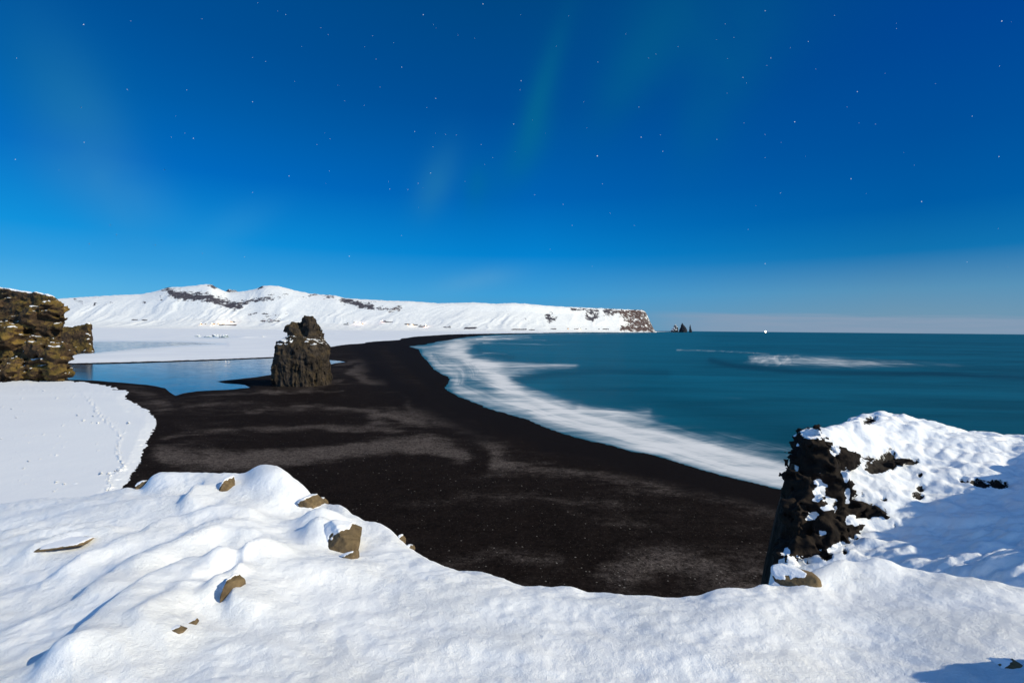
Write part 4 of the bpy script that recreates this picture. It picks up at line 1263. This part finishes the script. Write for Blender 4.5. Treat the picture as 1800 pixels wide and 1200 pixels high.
# ------------------------------------------------------------------ cliffs at the left edge
def f_cliff1(X, Y, Z_):
    k = 170.0 / FPX
    zt = np.array([20 - (a_ - 571.2) * k for a_ in (680, 668, 650, 636, 624, 610, 596, 585, 574, 560, 550, 538, 524, 516)])
    xr = np.array([(a_ - 900) * k for a_ in (112, 114, 119, 119, 117, 114, 105, 108, 112, 114, 112, 108, 104, 98)])
    fr = np.array([0, 0, -.5, -.5, .5, 1.5, 3.5, 4.5, 5, 6, 7, 7.5, 8.5, 9])
    R_ = np.interp(Z_, zt, xr); Fy = np.interp(Z_, zt, fr) + 170
    top = np.interp(X * 170 / Y, [-230, (0 - 900) * k, (50 - 900) * k, (100 - 900) * k, -150], [35, 20 + (571 - 504) * k, 20 + (571 - 511) * k, 20 + (571 - 519) * k, 20 + 50 * k])
    a_ = X - R_ * (Y / 170) + .8; b_ = Fy - Y - (X + 175) * 0.04; c_ = Z_ - top + (Y - 178) * .02; e_ = Y - 235
    d = -smin(-a_, -b_, 3.0); d = -smin(-d, -c_, .8); d = np.maximum(d, e_)
    for (px, py, dy, r) in ((22, 652, -4.5, 4.4), (100, 622, -2.5, 4.0), (98, 652, -3, 3.6), (66, 610, -1.5, 3.2), (20, 590, 1, 5), (60, 560, 4, 4), (95, 545, 5, 3.5), (70, 650, -2.0, 4)):
        cx, cz = (px - 900) / 850 * (171.5 + dy), 20 - (py - 571.2) * k
        d = smin(d, np.sqrt((X - cx) ** 2 + ((Y - 171.5 - dy)) ** 2 + ((Z_ - cz) * 1.0) ** 2) - r, 1.4)
    nr = np.abs(d) < 6
    x, y, z_ = X[nr], Y[nr], Z_[nr]
    tf = sstep(0, 3, (top[nr] - z_))
    n1 = fbm(x / 7., y / 7., z_ / 6., 5, 601, gain=.6) * 2.6 * (.45 + .55 * tf)
    n2 = fbm(x / 2.0, y / 2.0, z_ / 1.3, 4, 611, ridged=True) * .75 * (.3 + .7 * tf)
    n3 = np.abs(perlin(x / 4.0, y / 4.0, z_ / 2.6, 621)) * 2.6 * (.1 + .9 * tf)
    d2 = d.copy(); d2[nr] = d[nr] - n1 - n2 + n3 - .2
    return d2


cl1 = thing('cliff', (-170, 172, 0.3), 'big mossy brown cliff with thin snow on top at the left edge beside the lagoon', 'cliff')
bpy.context.view_layer.update()
Vr, Fr = surfnets(f_cliff1, (-245, 161, -1.2), (-148, 196, 38.5), .36)
Nn = normals(Vr, Fr)
nzz = fbm(Vr[:, 0] / 2., Vr[:, 1] / 2., Vr[:, 2] / 2., 3, 641)
topc = np.interp(Vr[:, 0], [-230, -180, -170, -160, -150], [35, 33.4, 32, 30.4, 30])
sn = sstep(.5, 1.0, Nn[:, 2] + nzz * .45 - .20 + np.where(Vr[:, 2] > topc - 2, .22, 0)) * .9
split_parts(Vr, Fr, sn, cl1, M_cliff, 'rock', 'snow_cap', .18)


def f_cliff2(X, Y, Z_):
    k = 356.0 / FPX
    zt = np.array([20 - (a_ - 571.6) * k for a_ in (628, 619, 612, 600, 590, 580, 572, 566, 560)])
    xr = np.array([(a_ - 900) * k for a_ in (168, 167, 164, 164, 164, 162, 165, 162, 156)])
    R_ = np.interp(Z_, zt, xr)
    top = np.interp(X, [(40 - 900) * k, (115 - 900) * k, (138 - 900) * k, (148 - 900) * k, (156 - 900) * k, (165 - 900) * k], [19, 19, 21, 23.5, 25, 22.5])
    a_ = X - R_ * (Y / 356) + 1.5; b_ = 356 - Y + np.maximum(Z_, 0) * .25; c_ = Z_ - top; e_ = Y - 420 - X * 0
    d = -smin(-a_, -b_, 4.0); d = -smin(-d, -c_, 1.0); d = np.maximum(d, e_)
    nr = np.abs(d) < 7
    x, y, z_ = X[nr], Y[nr], Z_[nr]
    tf = sstep(0, 3, (top[nr] - z_))
    n1 = fbm(x / 9., y / 9., z_ / 7., 5, 651, gain=.6) * 2.2 * (.3 + .7 * tf)
    n2 = fbm(x / 3., y / 3., z_ / 2.2, 3, 661, ridged=True) * .9 * (.3 + .7 * tf)
    d2 = d.copy(); d2[nr] = d[nr] - n1 - n2
    return d2


cl2 = thing('cliff', (-330, 362, 0.3), 'smaller mossy brown cliff standing in the icy lagoon behind the big left cliff', 'cliff')
bpy.context.view_layer.update()
Vr, Fr = surfnets(f_cliff2, (-400, 346, -1.5), (-302, 400, 30), .75)
Nn = normals(Vr, Fr)
nzz = fbm(Vr[:, 0] / 3., Vr[:, 1] / 3., Vr[:, 2] / 3., 3, 671)
sn = sstep(.4, .9, Nn[:, 2] + nzz * .35 - .02) * .95
split_parts(Vr, Fr, sn, cl2, M_cliff, 'rock', 'snow_cap', .25)

# ------------------------------------------------------------------ icy rocks on the frozen lagoon
for i, (px, py, wp, hp, lab) in enumerate(((348, 590.5, 12, 4.0, 'low dark rock on the frozen lagoon, left end of the icy row'), (366, 591, 14, 3.2, 'pale icy rock on the frozen lagoon, between two dark ones'),
                                         (380, 590.2, 12, 4.6, 'dark pointed rock on the frozen lagoon, middle of the icy row'), (394, 592.0, 14, 6.0, 'largest dark rock of the icy row on the frozen lagoon, right end'))):
    p = atz(px, py + 2.0, .5); k = p[1] / FPX
    Vr, Fr = rock_mesh(p + np.array([0, 0, hp * k * .2]), (wp * k / 2, wp * k / 2, hp * k * .75), 60 + i, rough_=.25)
    Nn = normals(Vr, Fr)
    o = thing('lagoon_rock', tuple(p), lab, 'rock', 'icy rocks in a row on the frozen lagoon')
    bpy.context.view_layer.update()
    split_parts(Vr, Fr, sstep(.35, .8, Nn[:, 2] + fbm(Vr[:, 0] / 2, Vr[:, 1] / 2, Vr[:, 2] / 2, 2, 5) * .5), o, M_berg, 'rock', 'snow_cap', .15)

# ------------------------------------------------------------------ far sea stacks
def far_stack(px, base, prof_, label, snowy, seed):
    YF = 6900.0; k = YF / FPX
    zt = np.array([(hz(px) - a_) * k + 20 for a_, _, _ in prof_]); lt_ = np.array([(b_ - 900) * k for _, b_, _ in prof_]); rt_ = np.array([(c_ - 900) * k for _, _, c_ in prof_])
    o_ = np.argsort(zt); zt, lt_, rt_ = zt[o_], lt_[o_], rt_[o_]

    def f(X, Y, Z_):
        d = loft(X, Y, Z_, zt, lt_, rt_, YF, .8, 2.2)
        return d - fbm(X / 22., Y / 22., Z_ / 22., 3, seed) * 9
    Vr, Fr = surfnets(f, (lt_.min() - 14, YF - 75, -8), (rt_.max() + 14, YF + 75, zt.max() + 12), 2.6)
    Nn = normals(Vr, Fr)
    sn = sstep(.3, .7, Nn[:, 2] + fbm(Vr[:, 0] / 20, Vr[:, 1] / 20, Vr[:, 2] / 20, 2, 5) * .6) * snowy
    c = ((px - 900) * k, YF, 0)
    o = thing('sea_stack', c, label, 'sea stack', 'distant sea stacks off the headland')
    bpy.context.view_layer.update()
    split_parts(Vr, Fr, sn, o, M_far, 'rock', 'snow_cap', 0)


far_stack(1187, 583, [(586, 1178, 1193), (581, 1179, 1192), (577, 1182, 1191), (575, 1184, 1190.5), (572, 1185, 1188.5), (569.5, 1186, 1187)], 'snow-streaked pointed sea stack nearest the headland', .85, 701)
far_stack(1200, 583, [(586, 1193.5, 1207.5), (580, 1194, 1207), (576.5, 1195.5, 1206), (573.5, 1196.5, 1203.5), (571, 1197, 1201), (568, 1198.3, 1199.3)], 'broad dark sea stack with two pinnacles between the other two stacks', .3, 711)
far_stack(1213, 583, [(586, 1211, 1216.5), (580, 1211.2, 1215), (576, 1211.5, 1214), (573, 1211.7, 1213.7), (571, 1212, 1213.3)], 'thin needle of black rock, farthest stack from the headland', .2, 721)

# ------------------------------------------------------------------ ship with its light
M_hull = plain('ship_hull_paint', (0.05, 0.06, 0.08)); M_white = plain('white_paint', (0.6, 0.6, 0.58)); M_lamp = plain('ship_floodlight', (0.8, 0.8, 0.8), em=(1, .86, .66), es=9.0)


def boxm(c, s, taper=0.0):
    V = []
    for z_ in (0, 1):
        for x, y in ((-1, -1), (1, -1), (1, 1), (-1, 1)):
            k = 1 - taper * z_
            V.append((c[0] + x * s[0] / 2 * k, c[1] + y * s[1] / 2 * k, c[2] + z_ * s[2]))
    return V, [(3, 2, 1, 0), (4, 5, 6, 7), (0, 1, 5, 4), (1, 2, 6, 5), (2, 3, 7, 6), (3, 0, 4, 7)]


def ship():
    Y = 9000.0; x = (1345.5 - 900) * Y / FPX
    o = thing('ship', (x, Y, 0), 'small dark ship far out on the horizon showing one bright white light', 'ship')
    bpy.context.view_layer.update()
    V = []; n = 13
    for i in range(n):
        u = i / (n - 1) * 2 - 1
        wd = 6.5 * (1 - max(0, u) ** 2.5 * .97) * (1 - .25 * max(0, -u) ** 3)
        sh = 6 + 3 * max(0, u) ** 2 + 1.2 * u * u
        for yy, zz_ in ((-wd, sh), (-wd * .75, 0), (0, -2), (wd * .75, 0), (wd, sh)):
            V.append((x + u * 34, Y + yy, zz_))
    F = []
    for i in range(n - 1):
        for j in range(4):
            a = i * 5 + j; F.append((a, a + 5, a + 6, a + 1))
        F.append((i * 5 + 4, i * 5 + 9, i * 5 + 5, i * 5))
    F.append((0, 1, 2, 3, 4)); F.append(tuple((n - 1) * 5 + j for j in (4, 3, 2, 1, 0)))
    mk('hull', V, F, M_hull, o, smooth=False)
    v_, f_ = boxm((x - 18, Y, 6.2), (15, 10, 9), .12); mk('bridge', v_, f_, M_white, o, smooth=False)
    v_, f_ = boxm((x - 21, Y, 15.2), (4, 4, 6), .2); mk('funnel', v_, f_, M_hull, o, smooth=False)
    v_, f_ = boxm((x, Y, 6.5), (1.2, 1.2, 20), .5); mk('mast', v_, f_, M_white, o, smooth=False)
    Vr, Fr = surfnets(lambda X, Y_, Z_: np.sqrt((X - x) ** 2 + (Y_ - Y) ** 2 + (Z_ - 22) ** 2) - 15, (x - 18, Y - 18, 4), (x + 18, Y + 18, 40), 2.5)
    lm = mk('lamp', Vr, Fr, M_lamp, o)


ship()

# ------------------------------------------------------------------ farms and village along the foot of the mountains
WALLS = [plain('house_wall_white', (.62, .62, .6)), plain('house_wall_ochre', (.42, .26, .12)), plain('house_wall_grey', (.25, .25, .27))]
ROOFS = [plain('house_roof_dark', (.05, .045, .05)), plain('house_roof_red', (.22, .05, .035)), plain('house_roof_grey', (.12, .13, .15))]
M_win = plain('lit_window', (.8, .6, .3), em=(1, .62, .28), es=3.0)
mt = bpy.data.objects['mountains'].data


def mtn_z(px, py):
    """where the sight line meets the mountain foot"""
    j = int(np.argmin(np.abs(PXm[0] - px)))
    col_y = PYm[:, j]
    i = int(np.argmin(np.abs(col_y[:90] - py)))
    return XXm[i, j], YYm[i, j], ZZm[i, j]


XXm, YYm, ZZm = XA * 0, YA * 0, ZA * 0  # replaced below
_me = np.zeros(len(mt.vertices) * 3, np.float32); mt.vertices.foreach_get('co', _me)
_me = _me.reshape(-1, PXm.shape[1], 3)[:PXm.shape[0]]
XXm, YYm, ZZm = _me[..., 0].astype(float), _me[..., 1].astype(float), _me[..., 2].astype(float)


def house(px, py, wm, ri, wi, label, lit, grp, rot=0.0):
    x, y, z_ = mtn_z(px, py)
    o = thing('house', (x, y, z_), label, 'house', grp)
    bpy.context.view_layer.update()
    w2, d2, h2, rh = wm / 2, 5.0, 5.0, 4.0
    def R(p): 
        c, s = math.cos(rot), math.sin(rot)
        return [(x + a * c - b_ * s, y + a * s + b_ * c, z_ - 1 + c3) for a, b_, c3 in p]
    V = [(-w2, -d2, -2), (w2, -d2, -2), (w2, d2, -2), (-w2, d2, -2), (-w2, -d2, h2), (w2, -d2, h2), (w2, d2, h2), (-w2, d2, h2), (-w2, 0, h2 + rh - .3), (w2, 0, h2 + rh - .3)]
    mk('wall', R(V), [(3, 2, 1, 0), (0, 1, 5, 4), (2, 3, 7, 6), (1, 2, 6, 9, 5), (3, 0, 4, 8, 7)], WALLS[wi], o, smooth=False)
    e = .6
    V = [(-w2 - e, -d2 - e, h2 - .3), (w2 + e, -d2 - e, h2 - .3), (w2 + e, 0, h2 + rh), (-w2 - e, 0, h2 + rh), (w2 + e, d2 + e, h2 - .3), (-w2 - e, d2 + e, h2 - .3)]
    V += [(a, b_, c3 - .35) for a, b_, c3 in V]
    mk('roof', R(V), [(0, 1, 2, 3), (3, 2, 4, 5), (9, 8, 7, 6), (11, 10, 8, 9), (0, 6, 7, 1), (4, 10, 11, 5), (1, 7, 8, 2), (2, 8, 10, 4), (0, 3, 9, 6), (3, 5, 11, 9)], ROOFS[ri], o, smooth=False)
    if lit:
        V = [(-w2 * .5, -d2 - .12, 1), (w2 * .5, -d2 - .12, 1), (w2 * .5, -d2 - .12, 3.2), (-w2 * .5, -d2 - .12, 3.2), (-w2 * .5, -d2 + .1, 1), (w2 * .5, -d2 + .1, 1), (w2 * .5, -d2 + .1, 3.2), (-w2 * .5, -d2 + .1, 3.2)]
        mk('window', R(V), [(0, 1, 2, 3), (0, 4, 5, 1), (3, 2, 6, 7), (0, 3, 7, 4), (1, 5, 6, 2)], M_win, o, smooth=False)


G1 = 'farm buildings under the highest ridge'; G2 = 'farm buildings under the middle slopes'; G3 = 'buildings by the far end of the beach'
HS = [(354, 570, 16, 1, 1, 'low ochre building with a lit front, left end of the farm row', 1, G1), (362, 570, 12, 0, 0, 'small white house beside the ochre building at the left farm', 0, G1),
      (376, 570, 18, 1, 1, 'long ochre barn glowing in the middle of the left farm row', 1, G1), (384, 569.5, 12, 0, 1, 'ochre house right of the long glowing barn', 1, G1), (392, 570.5, 24, 0, 2, 'long grey shed at the right of the left farm row', 0, G1),
      (398, 566, 14, 1, 0, 'white house beside the brightest yard lamp', 1, G1), (408, 566.5, 14, 0, 0, 'white house just right of the brightest yard lamp', 1, G1), (465, 564, 16, 1, 2, 'grey house with red roof left of the white barn on the rise', 0, G1),
      (470, 564.2, 12, 0, 0, 'white barn between two dark-roofed houses on the rise', 0, G1), (477, 563.6, 18, 1, 2, 'grey house with red roof right of the white barn', 0, G1), (488, 564.5, 12, 0, 0, 'small white house at the right end of the rise', 0, G1),
      (611, 568.5, 12, 0, 0, 'small white house left of the pink-lit farm', 0, G2), (622, 567.5, 12, 0, 0, 'white house between the small white house and the pink-lit farm', 0, G2), (636, 569.5, 14, 1, 1, 'red-roofed farmhouse lit by its own yard lamp', 1, G2),
      (676, 565, 16, 0, 2, 'grey barn on the slope above the plain', 0, G2), (716, 570.5, 18, 0, 1, 'ochre building at the left of the village below the gullies', 1, G2), (726, 571, 12, 0, 1, 'dark-roofed ochre cottage in the middle of the village', 1, G2),
      (739, 572.5, 14, 2, 0, 'white house with grey roof in the village', 0, G2), (748, 573, 12, 1, 0, 'white red-roofed house lit by a lamp at the right of the village', 1, G2), (790, 574.5, 12, 2, 0, 'lone white house right of the village', 0, G2),
      (998, 578, 14, 1, 1, 'ochre house with a lit front, leftmost under the headland', 1, G3), (1019, 578.2, 16, 1, 1, 'large ochre house with the brightest front under the headland', 1, G3), (1030, 578.5, 12, 2, 0, 'small white house under the headland', 0, G3),
      (1052, 579, 14, 0, 0, 'white hut with dark roof nearest the headland cliff', 0, G3)]
for i, (a, b_, c3, r_, w_, lab, lit, g_) in enumerate(HS):
    house(a, b_, c3, r_, w_, lab, lit, g_, rot=((i * 37) % 7 - 3) * .12)

M_pole = plain('lamp_pole_metal', (.1, .1, .1)); M_bulb = plain('warm_lamp', (.9, .8, .6), em=(1, .66, .36), es=40.0)
for px, py, pw, col_, lab in ((399, 566.5, 30000, (1, .70, .42), 'brightest yard lamp at the foot of the highest ridge, its glow orange on the snow'), (405, 567, 14000, (1, .72, .45), 'yard lamp close to the right of the brightest one'),
                              (375, 570.5, 3500, (1, .66, .3), 'yard lamp in front of the long ochre barn'), (355, 570.6, 2500, (1, .66, .3), 'yard lamp at the left end of the farm row'),
                              (634, 569, 14000, (1, .62, .5), 'yard lamp with a pink glow at the lone farm mid-slope'), (724, 572.5, 6000, (1, .78, .45), 'yard lamp with a yellowish glow at the village'),
                              (749, 573.5, 6500, (1, .62, .45), 'yard lamp at the right end of the village'), (672, 566, 2500, (1, .6, .45), 'yard lamp by the grey barn on the slope'), (1019, 579.5, 1500, (1, .6, .3), 'yard lamp under the headland')):
    x, y, z_ = mtn_z(px, py)
    y -= 14
    o = thing('yard_lamp', (x, y, z_), lab, 'lamp', 'yard lamps along the foot of the mountains')
    bpy.context.view_layer.update()
    v_, f_ = boxm((x, y, z_ - 3), (.5, .5, 14), .3); mk('pole', v_, f_, M_pole, o, smooth=False)
    Vr, Fr = surfnets(lambda X, Y_, Z_: np.sqrt((X - x) ** 2 + (Y_ - y) ** 2 + (Z_ - z_ - 12) ** 2) - 1.3, (x - 2, y - 2, z_ + 10), (x + 2, y + 2, z_ + 14), .5)
    mk('lantern', Vr, Fr, M_bulb, o)
    ld = bpy.data.lights.new('lamp_light', 'POINT'); ld.energy = pw * 7; ld.color = col_; ld.shadow_soft_size = 1.5
    lo_ = bpy.data.objects.new('lamp_light', ld); COL.objects.link(lo_); lo_.parent = o; lo_.location = (0, -3, 13.5)

# ------------------------------------------------------------------ stars
ST = [(147, 43, 2.2), (230, 37, 1), (355, 33, 1), (453, 5, 1), (502, 25.5, 1.2), (564, 49, 1), (577, 61, 1), (744, 26, 1.8), (849, 7, 1.8), (762, 43, 1), (661, 104, 1.1), (706, 118, 1.5), (444, 179, 1.7), (444, 101, 1), (467, 108, 1.2), (328, 158, 1.2),
      (29, 102, 1.2), (148, 250, 1.6), (27, 280, 1.7), (340, 243, 1.8), (325, 234, 1), (301, 241, 1), (309, 204, .8), (580, 244, .9), (557, 254, 1), (508, 309, 1.5), (444, 338, 1.2), (579, 300, .9), (194, 395, 1), (205, 412, 1.2), (157, 428, 1.3), (273, 430, 1.2),
      (356, 445, 1), (430, 451, 1.2), (614, 450, 1.6), (685, 332, 1.4), (757, 304, 1.5), (735, 322, 1.1), (717, 333, 1), (761, 258, 1.2), (729, 231, 1.4), (766, 173, 1.5), (750, 189, 1), (765, 234, .8), (846, 254, 1), (866, 277, 1), (852, 289, .8), (668, 153, .9),
      (640, 185, .9), (692, 75, 1), (641, 82, .8), (655, 63, 1), (805, 62, .9), (224, 157, .9), (143, 189, 1), (224, 158, .8), (223, 157, .8), (916, 142, 1.6), (915, 26, 1), (914, 158, 1), (903, 218, 1.6), (1050, 274, 2.4), (1051, 109, 1.1), (1026, 179, .9), (1127, 241, 1.8),
      (1161, 237, 1.1), (1123, 188, 1.2), (1165, 266, 1.4), (1059, 323, 1), (990, 359, 1.1), (940, 342, 1), (1006, 396, 1), (1345, 19, 1.5), (1275, 42, 1), (1290, 66, .9), (1467, 27, 1.2), (1421, 73, 1.4), (1355, 102, 1.5), (1348, 115, 1), (1306, 136, 1.6), (1312, 146, .9),
      (1434, 121, 1), (1389, 84, .9), (1507, 161, 1.7), (1489, 188, .9), (1397, 214, 2.1), (1260, 245, 1.4), (1345, 236, 1), (1345, 277, .9), (1373, 250, .8), (1510, 216, .9), (1539, 218, .9), (1556, 129, .8), (1761, 37, 2.3), (1757, 116, 1.2), (1709, 204, 1.4), (1756, 275, 1.7),
      (1496, 314, 1.9), (1620, 354, 2.0), (1372, 339, 1.2), (1315, 403, .9), (1345, 463, 1.6), (1700, 460, 1.4), (1607, 290, .9), (1576, 50, 1), (1192, 82, .9), (1153, 95, .9), (1140, 102, .8), (1100, 60, .9), (1279, 103, .8), (1308, 216, .9), (1041, 468, .8), (1115, 396, .8),
      (530, 82, .9), (518, 143, .9), (606, 177, .9), (594, 150, .8), (783, 236, .9), (802, 237, .9), (978, 81, .8), (1000, 28, .9)]
rng = np.random.RandomState(4)
for _ in range(60): ST.append((rng.uniform(-300, 2100), rng.uniform(-200, 480), rng.uniform(.45, .8)))
V = []; F = []
Rs = 60000.0
for px, py, s_ in ST:
    d = ray(px, py); d = d / np.linalg.norm(d); c = d * Rs
    r = s_ * .50 * Rs / math.sqrt(FPX ** 2 + (px - 900) ** 2 + (py - 600) ** 2)
    i = len(V)
    for a in ((1, 0, 0), (-1, 0, 0), (0, 1, 0), (0, -1, 0), (0, 0, 1), (0, 0, -1)): V.append(c + np.array(a) * r)
    F += [(i, i + 2, i + 4), (i + 2, i + 1, i + 4), (i + 1, i + 3, i + 4), (i + 3, i, i + 4), (i + 2, i, i + 5), (i + 1, i + 2, i + 5), (i + 3, i + 1, i + 5), (i, i + 3, i + 5)]
M_star = bpy.data.materials.new('starlight'); M_star.use_nodes = True
t = NT(M_star.node_tree); e = t.n('ShaderNodeEmission'); e.inputs[0].default_value = (.72, .84, 1, 1); e.inputs[1].default_value = .8
o_ = t.n('ShaderNodeOutputMaterial'); t.t.links.new(e.outputs[0], o_.inputs[0])
try: M_star.cycles.emission_sampling = 'NONE'
except Exception: pass
mk('stars', np.array(V), np.array(F), M_star, kind='stuff', smooth=False)
bpy.context.view_layer.update()
